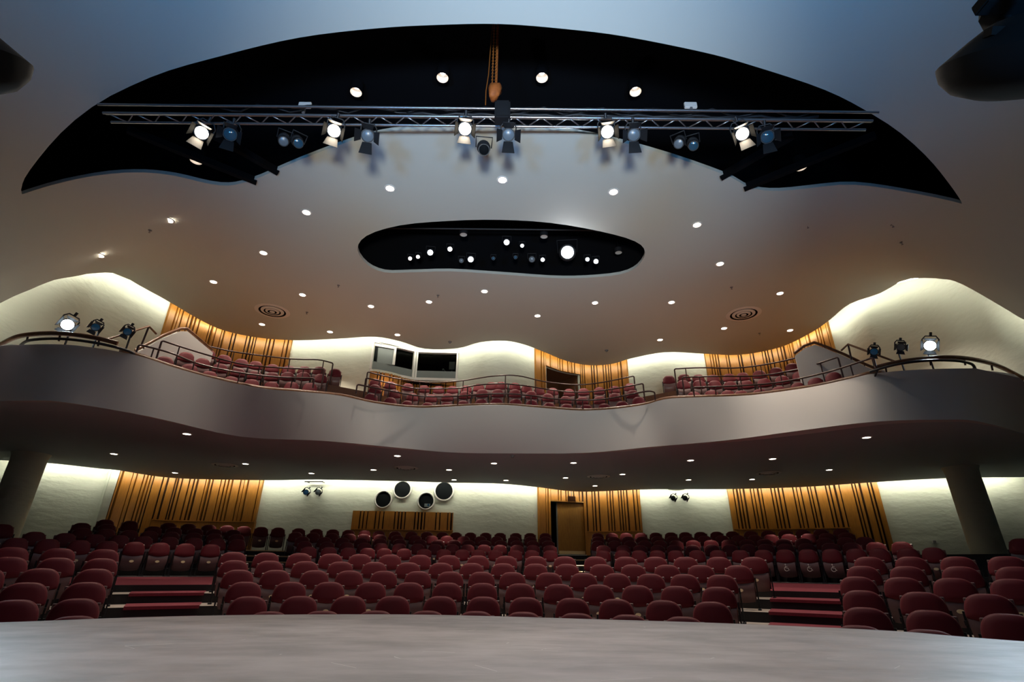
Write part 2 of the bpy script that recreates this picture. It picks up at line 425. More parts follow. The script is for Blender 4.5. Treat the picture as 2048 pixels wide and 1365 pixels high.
struct(strip('wall_back_lower', lo_wall, -.05, HU+.55+ZC, M['wall'], holes=[(dr0, dr1, drz0, drz1)], zsub=1), 'undulating cream plaster wall behind the stalls under the balcony', 'wall')
# closing surfaces out of sight: hall sides, roof over the coves
struct(strip('wall_left', [Vector((-19.2, 2, 0)), Vector((-19.2, 14, 0))], 0, 10.5, M['wall'], zsub=1), 'plain side wall left of the stalls', 'wall')
struct(strip('wall_right', [Vector((20.3, 15.5, 0)), Vector((20.3, 2, 0))], 0, 10.5, M['wall'], zsub=1), 'plain side wall right of the stalls', 'wall')

# ---- cove lamps: one run of tubes behind the ceiling edge, one behind the soffit edge
def cove(name, P, dz, off, mt, label, s0=None, s1=None, w=.05):
    Q = offset2(P, off); bm = bmesh.new()
    Q = resample([Vector((q.x, q.y, q.z+dz)) for q in Q], .5)
    if s0 is not None: Q = [q for q in Q if s0 <= q.x <= s1]
    a = [bm.verts.new(q+Vector((0, 0, -w/2))) for q in Q]; b = [bm.verts.new(q+Vector((0, 0, w/2))) for q in Q]
    for i in range(len(Q)-1): bm.faces.new((a[i], a[i+1], b[i+1], b[i]))
    o = obj(name, bm, mt)
    return tag(o, label, 'cove light')
cove('cove_light', ceil_edge, .12, .06, M['cove'], 'long glowing cove lamp hidden behind the main ceiling edge over the balcony')
cove('cove_light', under_edge, .09, .05, M['cove_low'], 'long glowing cove lamp hidden behind the soffit edge under the balcony')

# ---- balcony: soffit, fascia, raked tiers
sof = [Vector((-19.0, 10.1, 0)), Vector((-12.0, 10.0, 0))]+[Vector((p.x, p.y, 0)) for p in offset2(fascia_bot, .09)]+[Vector((13.0, 12.2, 0)), Vector((20.0, 13.0, 0)), Vector((20.0, 17.9, 0))]+[Vector((p.x, p.y, 0)) for p in under_edge[::-1]]+[Vector((-19.0, 15.6, 0))]
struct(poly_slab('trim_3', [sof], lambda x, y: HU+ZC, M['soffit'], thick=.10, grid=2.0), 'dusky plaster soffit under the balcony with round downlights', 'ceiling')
def fascia_mesh():
    bm = bmesh.new(); N = 150
    T = [Vector((-13.4, 10.4, HF-.55+ZC)), atz(0, 692, HF-.2)]+fascia_top+[atz(2048, 758, HF-.25), Vector((13.4, 12.3, HF-.7+ZC))]
    B = [Vector((-13.4, 10.0, HU+ZC))]+fascia_bot+[Vector((13.4, 12.4, HU+ZC))]
    T = resample(T, .1); B = resample(B, .1)
    # pair by bearing from the middle of the hall
    def brg(p): return math.atan2(p.x, p.y+3.0)
    def at(P, a):
        for p, q in zip(P, P[1:]):
            x, y = brg(p), brg(q)
            if x <= a <= y and y > x: return p.lerp(q, (a-x)/(y-x))
        return P[0].copy() if a < brg(P[0]) else P[-1].copy()
    a0, a1 = max(brg(T[0]), brg(B[0])), min(brg(T[-1]), brg(B[-1])); prev = None
    for i in range(N+1):
        a = a0+(a1-a0)*i/N; t = at(T, a); b = at(B, a); b.z = HU+ZC-.02
        col = []
        for k in range(7):
            f = k/6; p = b.lerp(t, f); col.append(bm.verts.new(p))
        if prev:
            for k in range(6): bm.faces.new((prev[k], col[k], col[k+1], prev[k+1]))
        prev = col
    o = obj('trim_4', bm, M['fascia'], None, True)
    md = o.modifiers.new('thickness', 'SOLIDIFY'); md.thickness = .14; md.offset = -1
    e = o.modifiers.new('edges', 'EDGE_SPLIT'); e.split_angle = math.radians(50)
    return o
struct(fascia_mesh(), 'long curving grey plaster balcony front', 'balcony')

def tier(name, front, back, z, zlow, mt, label=None, zb=None):
    """one step: tread between two plan curves (same direction) plus its riser at the front"""
    n = min(len(front), len(back)); bm = bmesh.new()
    f = [bm.verts.new((p.x, p.y, z)) for p in front]; b = [bm.verts.new((p.x, p.y, z if zb is None else zb)) for p in back]; l = [bm.verts.new((p.x, p.y, zlow)) for p in front]
    for i in range(n-1):
        bm.faces.new((f[i], f[i+1], b[i+1], b[i])).material_index = 0
        bm.faces.new((l[i], l[i+1], f[i+1], f[i])).material_index = 1
    return struct(obj(name, bm, mt), label, 'floor')

# ---- stalls floor: concentric tiers round the stage
XC, YC, YC2 = -.58, .35, 3.43
ROWS = {1: (7.06, -.487), 2: (8.078, -.372), 3: (9.109, -.222), 4: (10.084, -.064), 5: (10.954, .086), 6: (11.801, .239)}
for i in range(5): ROWS[7+i] = (15.274+.8323*i, .462+.159*i)
SEAT_H = .70
def yc(r): return YC if r < 7 else YC2
def arc(Rad, y0, a0=-80, a1=80, n=64):
    return [Vector((XC+Rad*math.sin(math.radians(a0+(a1-a0)*i/n)), y0+Rad*math.cos(math.radians(a0+(a1-a0)*i/n)), 0)) for i in range(n+1)]
def floor_z(r): return ROWS[r][1]-SEAT_H+ZC
names_row = {1: 'first', 2: 'second', 3: 'third', 4: 'fourth', 5: 'fifth', 6: 'sixth', 7: 'first', 8: 'second', 9: 'third', 10: 'fourth', 11: 'fifth'}
for r in range(1, 7):
    Rf = ROWS[r][0]-YC-.42; Rb = (ROWS[r+1][0]-YC-.42) if r < 6 else ROWS[6][0]-YC+.46
    tier('floor', arc(Rf, YC), arc(Rb, YC), floor_z(r), floor_z(r)-.3, [M['cream'], M['riser']], 'pale floor tier under the %s row of the front stalls' % names_row[r])
zx = floor_z(7)-.06
tier('floor', arc(ROWS[6][0]-YC+.46, YC), arc(ROWS[7][0]-YC2-.40, YC2), floor_z(6)+.115, floor_z(6), [M['carpet'], M['riser']], 'red carpeted cross aisle between front and rear stalls', zb=floor_z(7)-.01)
for r in range(7, 12):
    Rf = ROWS[r][0]-YC2-.40; Rb = (ROWS[r+1][0]-YC2-.40) if r < 11 else ROWS[11][0]-YC2+6
    tier('floor', arc(Rf, YC2), arc(Rb, YC2), floor_z(r), floor_z(r)-.2, [M['greyfloor'], M['riser']], 'dark floor tier under the %s row of the rear stalls' % names_row[r])
struct(box('floor', (0, 3.5, -.06), (40, 17, .1), M['greyfloor']), 'dark floor in front of the stage', 'floor')

# red carpet on the two front aisles, with black risers left bare
def aisle(a0, a1, rows, label):
    for r in rows:
        Rf = ROWS[r][0]-YC-.425; Rb = (ROWS[r+1][0]-YC-.42) if r < 6 else ROWS[6][0]-YC+.46
        bm = bmesh.new(); n = 10; top = []; z = floor_z(r)
        fr = arc(Rf-.012, YC, a0, a1, n); bk = arc(Rb, YC, a0, a1, n)
        A = [bm.verts.new((p.x, p.y, z+.012)) for p in fr]; B = [bm.verts.new((p.x, p.y, z+.012)) for p in bk]; Cc = [bm.verts.new((p.x, p.y, z-.035)) for p in fr]
        for i in range(n):
            bm.faces.new((A[i], A[i+1], B[i+1], B[i])); bm.faces.new((Cc[i], Cc[i+1], A[i+1], A[i]))
        tag(obj('stair_carpet', bm, M['carpet']), '%s, tread level with the %s row' % (label, names_row[r]), 'carpet', 'red carpets on the aisle steps')
aisle(-32.0, -26.2, range(2, 7), 'red carpet on the left aisle steps')
aisle(27.9, 33.9, range(2, 7), 'red carpet on the right aisle steps')

# ---- stage
SE = [(0, 1246), (240, 1237), (500, 1231), (800, 1230), (1000, 1234), (1200, 1240), (1400, 1246), (1600, 1254), (1800, 1264), (2048, 1284)]
HS = -.45
edge = spline([Vector((-9, 1.2, 0)), Vector((-6.3, 3.6, 0))]+[Vector((*atz(*p, HS).xy, 0)) for p in SE]+[Vector((5.6, 2.6, 0)), Vector((8, .2, 0))], 5)
stage_loop = edge+[Vector((8, -6, 0)), Vector((-9, -6, 0))]
so = struct(poly_slab('floor', [stage_loop], lambda x, y: HS+ZC, M['stage'], thick=-.06, smooth_=False), 'scuffed grey stage floor with a curved front edge', 'stage')
struct(strip('trim_5', away(edge), 0, HS+ZC-.06, M['black'], thick=.08, zsub=1), 'black front of the stage', 'stage')
lipbm = bmesh.new(); add_tube(lipbm, [Vector((p.x, p.y, HS+ZC-.03)) for p in edge], .032, 6)
struct(obj('trim_6', lipbm, M['grey'], None, True), 'dark rounded nosing along the stage edge', 'stage')

# ================================================================== WOOD SLAT PANELS
def slat_panel(P, s0, s1, z0, z1f, label, inward=-.05, seed=1, ledge=None, skip=(), group=None):
    """vertical slats of uneven width and depth fixed to a curved wall"""
    rnd = random.Random(seed)
    root = thing('slat_panel', label, 'wall panel', (*along(P, (s0+s1)/2)[0].xy, z0), group=group)
    inv = Matrix.Translation(-Vector((*along(P, (s0+s1)/2)[0].xy, z0)))
    bm = bmesh.new(); gb = bmesh.new(); s = s0
    def seg(bm, a, b, d0, d1, za, zb):
        pa, ta = along(P, a+1e-4); pb, tb = along(P, b-1e-4)
        na = Vector((-ta.y, ta.x, 0)); nb = Vector((-tb.y, tb.x, 0)); v = []
        for z in (za, zb):
            for p, n, d in ((pa, na, d1), (pb, nb, d1), (pb, nb, d0), (pa, na, d0)):
                v.append(bm.verts.new(inv @ Vector((p.x-n.x*d, p.y-n.y*d, z))))
        for f in ((0, 1, 5, 4), (1, 2, 6, 5), (3, 0, 4, 7), (4, 5, 6, 7), (3, 2, 1, 0)): bm.faces.new([v[i] for i in f])
    plan = []
    while s < s1-.02:                      # a broad board, then a cluster of narrow slats between deep slots
        for w, g, d in [(rnd.choice((.20, .26, .32, .38)), .05, .09)]+[(rnd.choice((.055, .075, .10)), rnd.choice((.045, .06, .07)), rnd.choice((.08, .11, .12))) for _ in range(rnd.choice((1, 2, 2, 3)))]:
            w = min(w, s1-s)
            if w > .015: plan.append((s, w, g, d))
            s += w+g
            if s >= s1-.02: break
    for s, w, g, d in plan:
        spans = [(z0, z1f)]
        for (a, b, zz0, zz1) in skip:
            if a < s+w/2 < b: spans = [(zz1, z1f)]
        gs = [(z0, z1f)]
        for (a, b, zz0, zz1) in skip:
            if a < s+w+g/2 < b: gs = [(zz1, z1f)]
        for za, zb in spans: seg(bm, s, s+w, -.01, d, za, zb)
        for za, zb in gs:
            if s+w+g < s1: seg(gb, s+w, s+w+g, -.01, .012, za, zb)
    obj('slats', bm, M['wood'], root); obj('groove_backing', gb, M['wood_gap'], root)
    if ledge:
        la, lb, lz = ledge; lbm = bmesh.new(); a = la
        while a < lb-1e-3:
            b = min(lb, a+.4); seg(lbm, a, b, -.01, .17, lz-.035, lz); seg(lbm, a, b, -.01, .125, z0, lz-.036); a = b
        obj('wainscot', lbm, M['wood'], root)
    return root
def two(P, a, b, y): return hit(P, a, y)[0], hit(P, b, y)[0]
ZUT = HC+.35+ZC; ZLT = HU+.4+ZC
a, b = two(up_wall, 318, 584, 690)
a = hit(up_wall, 330, 640)[0]
slat_panel(up_wall, a, hit(up_wall, 582, 700)[0], Z_UP0, ZUT, 'golden wood slat panel behind the left balcony seats', seed=3)
slat_panel(up_wall, bw[0][0]-.02, bw[3][0]+.02, Z_UP0, zb_bot-.12, 'low wood slat panel below the control booth windows', seed=4)
slat_panel(up_wall, hit(up_wall, 1069, 740)[0], hit(up_wall, 1257, 750)[0], Z_UP0, ZUT, 'golden wood slat panel round the dark exit at the balcony back', seed=5, skip=[(ex0, ex1, Z_UP0, exz)])
slat_panel(up_wall, hit(up_wall, 1412, 735)[0], hit(up_wall, 1664, 665)[0], Z_UP0, ZUT, 'golden wood slat panel behind the right balcony seats', seed=6)
lw = lambda x, y: hit(lo_wall, x, y)
Z0L = .25+ZC
slat_panel(lo_wall, lw(212, 1000)[0], lw(520, 1010)[0], Z0L-.5, ZLT, 'golden wood slat panel at the left of the back wall under the balcony', seed=7, ledge=(lw(300, 1048)[0], lw(512, 1050)[0], lw(420, 1043)[1]))
slat_panel(lo_wall, lw(705, 1040)[0], lw(906, 1045)[0], Z0L, lw(800, 1024)[1], 'low wood slat panel under the four round portholes', seed=8, ledge=(lw(705, 1056)[0], lw(906, 1060)[0], lw(800, 1060)[1]))
slat_panel(lo_wall, lw(1075, 1020)[0], lw(1282, 1020)[0], Z0L-.1, ZLT, 'golden wood slat panel surrounding the open doorway', seed=9, skip=[(dr0-.04, dr1+.04, Z0L-.1, drz1+.05)], ledge=(dr1+.06, lw(1282, 1050)[0], lw(1230, 1063)[1]))
slat_panel(lo_wall, lw(1460, 1020)[0], lw(1768, 1020)[0], Z0L-.5, ZLT, 'golden wood slat panel at the right of the back wall under the balcony', seed=10, ledge=(lw(1466, 1056)[0], lw(1702, 1056)[0], lw(1580, 1058)[1]))

# ---- lower doorway: dark lobby, frame, open leaf
def wall_box(P, s0, s1, z0, z1, d0, d1, name, mt, parent=None, inner=False):
    bm = bmesh.new(); pa, ta = along(P, s0); pb, tb = along(P, s1); t = (pb-pa).normalized(); n = Vector((-t.y, t.x, 0)); v = []
    for z in (z0, z1):
        for p, d in ((pa, d0), (pb, d0), (pb, d1), (pa, d1)): v.append(bm.verts.new(Vector((p.x+n.x*d, p.y+n.y*d, z))))
    fs = [(0, 3, 2, 1), (4, 5, 6, 7), (1, 2, 6, 5), (2, 3, 7, 6), (3, 0, 4, 7)]
    if not inner: fs.append((0, 1, 5, 4))
    for f in fs: bm.faces.new([v[i] for i in f])
    bmesh.ops.recalc_face_normals(bm, faces=bm.faces[:])
    return obj(name, bm, mt, parent)
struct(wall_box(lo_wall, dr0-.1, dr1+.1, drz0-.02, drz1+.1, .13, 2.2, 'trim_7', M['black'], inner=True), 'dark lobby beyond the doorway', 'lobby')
dd = thing('door_1', 'doorway with an amber wooden door leaf standing open in the slatted wall', 'door', (0, 0, 0)); dd['kind'] = 'structure'
wall_box(lo_wall, dr0-.06, dr0, drz0, drz1+.05, -.09, .13, 'door_frame', M['door'], dd)
wall_box(lo_wall, dr1, dr1+.06, drz0, drz1+.05, -.09, .13, 'door_frame', M['door'], dd)
wall_box(lo_wall, dr0, dr1, drz1, drz1+.05, -.09, .13, 'door_head', M['door'], dd)
wall_box(lo_wall, dr0, dr1, drz0-.03, drz0+.0, -.12, .2, 'threshold', M['white'], dd)
dm = dr0+(dr1-dr0)*.27
wall_box(lo_wall, dm, dr1-.01, drz0+.02, drz1-.02, .02, .065, 'door_leaf', M['door'], dd)
wall_box(lo_wall, dm-.035, dm, drz0+.02, drz1-.02, .02, .07, 'door_edge', M['grey'], dd)
wall_box(lo_wall, dm+.03, dr1-.03, drz0+.02, drz0+.14, .0, .019, 'kick_plate', M['plate'], dd)
# steps up to the doorway through the rear block
# ---- upper exit
struct(wall_box(up_wall, ex0-.02, ex1+.02, Z_UP0, exz+.02, .12, 1.6, 'door_2', M['wood_dark'], inner=True), 'dark exit vestibule at the back of the balcony', 'door')

# ---- control booth
struct(wall_box(up_wall, bw[0][0]-.3, bw[3][0]+.3, zb_bot-.3, zb_top+.3, .14, 2.6, 'trim_8', M['black'], inner=True), 'dark control booth room', 'room')
def booth_window(i, s0, s1, sashes, label):
    w = thing('window_%d' % i, label, 'window', (0, 0, 0)); w['kind'] = 'structure'
    zt, zb = zb_top, zb_bot
    for nm, a, b, c, d in (('frame_head', s0-.06, s1+.06, zt-.03, zt+.07), ('frame_sill', s0-.1, s1+.1, zb-.12, zb), ('frame_jamb', s0-.07, s0, zb, zt), ('frame_jamb', s1, s1+.07, zb, zt)):
        wall_box(up_wall, a, b, c, d, -.08, .12, nm, M['white'], w)
    wall_box(up_wall, s0, s1, zb, zb+(zt-zb)*.30, .02, .06, 'apron_panel', M['booth'], w)
    for q in sashes: wall_box(up_wall, s0+(s1-s0)*q-.05, s0+(s1-s0)*q+.05, zb+(zt-zb)*.3, zt-.03, .02, .07, 'mullion', M['white'], w)
    g = bpy.data.materials.get('booth_glass')
    if not g:
        g = mat('booth_glass', (.8, .85, .85), .02); g.node_tree.nodes['Principled BSDF'].inputs['Transmission Weight'].default_value = 1.0
        g.node_tree.nodes['Principled BSDF'].inputs['IOR'].default_value = 1.06
    wall_box(up_wall, s0, s1, zb+(zt-zb)*.3, zt-.03, .07, .078, 'pane', g, w)
    return w
w1 = booth_window(1, bw[0][0], bw[1][0], (.5,), 'left control booth window with a white framed sliding pane')
wall_box(up_wall, bw[0][0], bw[0][0]+(bw[1][0]-bw[0][0])*.5, zb_bot+(zb_top-zb_bot)*.3, zb_top-.15, .1, .12, 'pane_reflection', M['booth'], w1)  # grey sheet stands in for the reflection on the left pane
wall_box(up_wall, bw[0][0], bw[0][0]+(bw[1][0]-bw[0][0])*.5, zb_top-.15, zb_top-.04, .02, .07, 'sash_rail', M['white'], w1)
w2 = booth_window(2, bw[2][0], bw[3][0], (), 'right control booth window showing a monitor and desk lamp')
# desk, monitor, lamp, mixing desk inside the right window
pd, td = along(up_wall, (bw[2][0]+bw[3][0])/2); nd = Vector((-td.y, td.x, 0)); angd = math.atan2(td.y, td.x)
zd = zb_bot+(zb_top-zb_bot)*.30
def inb(u, d, z): return Vector((pd.x+td.x*u+nd.x*d, pd.y+td.y*u+nd.y*d, z))
desk = thing('control_desk', 'dark control desk behind the right booth window', 'desk', inb(0, .50, zd-.75), (0, 0, angd)); box('desk_top', (0, 0, .73), (2.0, .7, .04), M['grey'], desk); box('desk_front', (0, .3, .35), (1.9, .04, .7), M['blackmetal'], desk)
mon = thing('monitor', 'pale monitor on an arm at the right of the booth window', 'monitor', inb(.62, .30, zd), (0, 0, angd)); box('screen', (0, 0, .42), (.26, .03, .36), M['white'], mon); tube('arm', [(0, .03, .0), (0, .05, .2), (0, .02, .4)], .012, M['grey'], mon); box('base', (0, 0, .01), (.2, .16, .02), M['grey'], mon)
lam = thing('desk_lamp', 'small bent white desk lamp beside the booth monitor', 'lamp', inb(.30, .30, zd), (0, 0, angd)); tube('stem', [(0, 0, 0), (.02, 0, .15), (-.05, 0, .27)], .012, M['white'], lam); lathe('lamp_shade', [(.02, .06), (.05, 0)], M['white'], lam, 12, Matrix.Translation((-.07, 0, .22))); lathe('base', [(0, 0), (.06, 0), (.05, .015), (0, .015)], M['white'], lam, 12)
mix = thing('mixing_console', 'low pale mixing console on the booth desk', 'console', inb(-.15, .36, zd), (0, 0, angd)); box('body', (0, 0, .035), (.42, .3, .07), M['white'], mix); box('control_strip', (0, -.05, .075), (.38, .12, .01), M['grey'], mix)

# ---- portholes in the lower wall
for i, (px, py, r, lb) in enumerate([(767, 1000, .29, 'leftmost round porthole above the low slat panel'), (805, 980, .31, 'upper left round porthole near the soffit'), (852, 1003, .29, 'lower right round porthole showing a small projector'), (888, 983, .34, 'rightmost and largest round porthole')]):
    s, z = lw(px, py); p, t = along(lo_wall, s); n = Vector((-t.y, t.x, 0))
    Rm = Matrix(((t.x, 0, -n.x, p.x), (t.y, 0, -n.y, p.y), (0, 1, 0, z), (0, 0, 0, 1)))
    ph = thing('porthole', lb+', white rimmed and dark', 'porthole', (0, 0, 0), group='round portholes in the back wall'); ph.matrix_world = Rm
    lathe('rim', [(r*.98, .005), (r*.98, .10), (r*1.05, .12), (r*1.16, .10), (r*1.18, .0)], M['white'], ph, 36)
    lathe('glass', [(0, .02), (r*.98, .02)], M['glass_dark'], ph, 36)
    if i == 2:
        pj = box('projector', (.06, -.16, .05), (.22, .12, .05), M['booth'], ph); bpy.context.view_layer.update()
        lathe('projector_lens', [(0, .03), (.04, .03), (.045, 0)], M['lens_blue'], ph, 12, Matrix.Translation((.1, -.15, .08)))
# small fittings on the lower wall
def plate(px, py, w, h, name, label, cat, mt, P=lo_wall, d=.03):
    s, z = hit(P, px, py); p, t = along(P, s); n = Vector((-t.y, t.x, 0))
    o = thing(name, label, cat, (p.x-n.x*.012, p.y-n.y*.012, z), (0, 0, math.atan2(t.y, t.x)))
    box('cover_plate', (0, 0, 0), (w, d, h), mt, o, bevel=.004); return o
sw = plate(1069, 1033, .08, .13, 'light_switch', 'small white switch plate on the wall left of the doorway panel', 'switch', M['white']); box('rocker', (0, -.02, 0), (.03, .015, .06), M['white'], sw)
ol = plate(1869, 1084, .13, .12, 'wall_socket', 'small socket box low on the wall left of the right column', 'socket', M['white']); box('socket_face', (0, -.018, 0), (.08, .012, .07), M['grey'], ol)
s, z = lw(1133, 984); p, t = along(lo_wall, s); n = Vector((-t.y, t.x, 0))
es = thing('exit_sign', 'small unlit brown exit box hanging under the soffit above the doorway', 'sign', (p.x-n.x*.45, p.y-n.y*.45, HU+ZC-.30), (0, 0, math.atan2(t.y, t.x)))
box('housing', (0, 0, 0), (.34, .09, .22), M['wood_dark'], es, bevel=.01); tube('stem', [(0, 0, .1), (0, 0, .30)], .015, M['grey'], es)

# ---- columns
for px, py, lb in ((63, 908, 'round plaster column standing at the far left under the balcony'), (1920, 935, 'round plaster column standing at the far right under the balcony')):
    q = atz(px, py, HU); zf = floor_z(9)-.3
    c = thing('column', lb, 'column', (q.x, q.y, zf), group='columns under the balcony')
    H = HU+ZC-zf
    lathe('shaft', [(.42, 0), (.42, H-.25), (.43, H-.1), (.47, H)], M['wall'], c, 32)
    lathe('foot', [(.50, 0), (.50, .08), (.42, .12)], M['ceil'], c, 32)

# ================================================================== SEATS
def back_mesh(W, H, lean=.05):
    """rounded-top padded backrest; outline in x-z, padded towards -y"""
    bm = bmesh.new(); out = []
    n = 26
    for i in range(n+1):                   # rounded top from right to left
        a = math.pi*i/n; c, s_ = math.cos(a), math.sin(a)
        x = W/2*math.copysign(abs(c)**.66, c); z = .0+H*abs(s_)**.80
        out.append((x, z))
    low = [(-W/2*.97, -.02), (-W/2*.6, -.045), (0, -.055), (W/2*.6, -.045), (W/2*.97, -.02)]
    out += low
    cx, cz = 0, H*.45
    def ring(f, y):
        r = []
        for x, z in out:
            X = cx+(x-cx)*f; Z = cz+(z-cz)*f
            r.append(bm.verts.new((X, y+lean*(Z/H)-.035*(1-(2*X/W)**2), Z)))
        return r
    R = [ring(.96, .05), ring(1.0, .035), ring(1.0, .0), ring(.965, -.022), ring(.86, -.036), ring(.5, -.043)]
    for A, B in zip(R, R[1:]):
        for k in range(len(out)): bm.faces.new((A[k], A[(k+1) % len(out)], B[(k+1) % len(out)], B[k]))
    bm.faces.new(R[-1]); bm.faces.new(R[0][::-1])
    bmesh.ops.recalc_face_normals(bm, faces=bm.faces[:]); return bm
def shell_mesh(W, z0, z1, y0, bulge):
    """the tipped-up seat pan seen from below: a bowed plate with thickness"""
    bm = bmesh.new(); nx, nz = 8, 7; F = {}; K = {}
    for i in range(nx+1):
        for k in range(nz+1):
            u = -1+2*i/nx; v = k/nz
            w = W/2*(1-.10*(1-v)**2)
            y = y0-bulge*math.sin(math.pi*min(1, v*.95+.05))*(1-.35*u*u)+.10*(1-v)**2
            zz = z0+(z1-z0)*v+.02*u*u*(1-v)
            F[i, k] = bm.verts.new((u*w, y, zz)); K[i, k] = bm.verts.new((u*w*.97, y+.07, zz+.01))
    for i in range(nx):
        for k in range(nz):
            bm.faces.new((F[i, k], F[i+1, k], F[i+1, k+1], F[i, k+1])); bm.faces.new((K[i, k+1], K[i+1, k+1], K[i+1, k], K[i, k]))
    for i in range(nx):
        bm.faces.new((K[i, 0], K[i+1, 0], F[i+1, 0], F[i, 0])); bm.faces.new((F[i, nz], F[i+1, nz], K[i+1, nz], K[i, nz]))
    for k in range(nz):
        bm.faces.new((F[0, k], F[0, k+1], K[0, k+1], K[0, k])); bm.faces.new((K[nx, k], K[nx, k+1], F[nx, k+1], F[nx, k]))
    bmesh.ops.recalc_face_normals(bm, faces=bm.faces[:]); return bm
def make_seat(name, W, group, H=.70, hb=.245, plate_=True):
    t = thing(name, 'maroon tip-up seat', 'seat', (0, 0, -5), group=group)
    bk = obj('backrest', back_mesh(W, hb), M['seat'], t, True); bk.location = (0, .04, H-hb)
    bs = bmesh.new()                       # moulded shell behind and below the cushion
    add_box(bs, (0, .135, H-.30), (W*.94, .022, .50)); bmesh.ops.bevel(bs, geom=bs.edges[:], offset=.008, segments=1, affect='EDGES')
    obj('back_shell', bs, M['pan'], t)
    pan = obj('seat_pan', shell_mesh(W*.93, .10, H-hb-.035, -.005, .05), M['pan'], t, True, 50)
    if plate_:
        bm = bmesh.new(); add_lathe(bm, [(0, .004), (.04, .004), (.043, 0)], 14, Matrix.Translation((0, -.058, .30)) @ Matrix.Rotation(math.radians(78), 4, 'X') @ Matrix.Diagonal((1, .62, 1, 1)))
        obj('number_plate', bm, M['plate'], pan, False)
    for s_ in (-1, 1):
        lb = bmesh.new(); x = s_*(W/2+.012)
        add_box(lb, (x, .07, H*.36), (.022, .05, H*.72)); add_box(lb, (x, .03, .012), (.05, .28, .024)); add_box(lb, (x, .04, H*.55), (.024, .13, .05))
        obj('side_frame', lb, M['blackmetal'], t)
    return t
front_seat = make_seat('theatre_seat', .485, 'seats of the front stalls')
rear_seat = make_seat('theatre_seat', .415, 'seats of the rear stalls')
rail_seat = make_seat('theatre_seat', .385, 'balcony seats', plate_=False)
# accessible seats carry a painted wheelchair symbol in place of the number plate
def wheelchair(parent):
    bm = bmesh.new(); M0 = Matrix.Translation((0, -.064, .30)) @ Matrix.Rotation(math.radians(84), 4, 'X')
    pts = [Vector((.045*math.cos(a), .045*math.sin(a)-.02, 0)) for a in [math.radians(100+k*20) for k in range(12)]]
    for P in (pts, [Vector((-.012, .055, 0)), Vector((-.008, .0, 0)), Vector((.03, .0, 0)), Vector((.05, -.045, 0)), Vector((.066, -.04, 0))], [Vector((-.01, .03, 0)), Vector((.025, .03, 0))]):
        add_tube(bm, [M0 @ p for p in P], .007, 6)
    add_lathe(bm, [(0, .006), (.013, .006), (.013, -.004)], 10, M0 @ Matrix.Translation((-.012, .078, 0)))
    return obj('wheelchair_symbol', bm, M['icon'], parent)
ORD = ['', 'first', 'second', 'third', 'fourth', 'fifth', 'sixth', 'seventh', 'eighth', 'ninth', 'tenth', 'eleventh', 'twelfth', 'thirteenth', 'fourteenth', 'fifteenth', 'sixteenth', 'seventeenth', 'eighteenth', 'nineteenth', 'twentieth', 'twenty-first', 'twenty-second', 'twenty-third', 'twenty-fourth', 'twenty-fifth', 'twenty-sixth']
used = set(); SEATS = []
def put(proto, loc, rotz, label, group):
    if proto.name in used: o = copy_tree(proto, loc, (0, 0, rotz))
    else:
        o = proto; used.add(proto.name); o.location = loc; o.rotation_euler = (0, 0, rotz)
    o['label'] = label; o['group'] = group; SEATS.append(o)
    return o
def row_point(r, px):
    """seat of a row on the bearing of an image column (taken at the row's top edge)"""
    y0 = yc(r); Rr = ROWS[r][0]-y0; h = ROWS[r][1]; lo, hi = -75., 75.
    for _ in range(40):
        m = (lo+hi)/2; a = math.radians(m); X, Y = XC+Rr*math.sin(a), y0+Rr*math.cos(a)
        zc = Y*math.cos(TH)+h*math.sin(TH); yy = -Y*math.sin(TH)+h*math.cos(TH)
        x = CR*X/zc*FPX+SR*yy/zc*FPX+1024
        if x < px: lo = m
        else: hi = m
    return Vector((X, Y, h-SEAT_H+ZC)), -a
k = 300/1780
def cols(*regs):
    out = []
    for off, sc, xs in regs: out += [off+x*sc for x in xs]
    return out
r7 = 368/2009
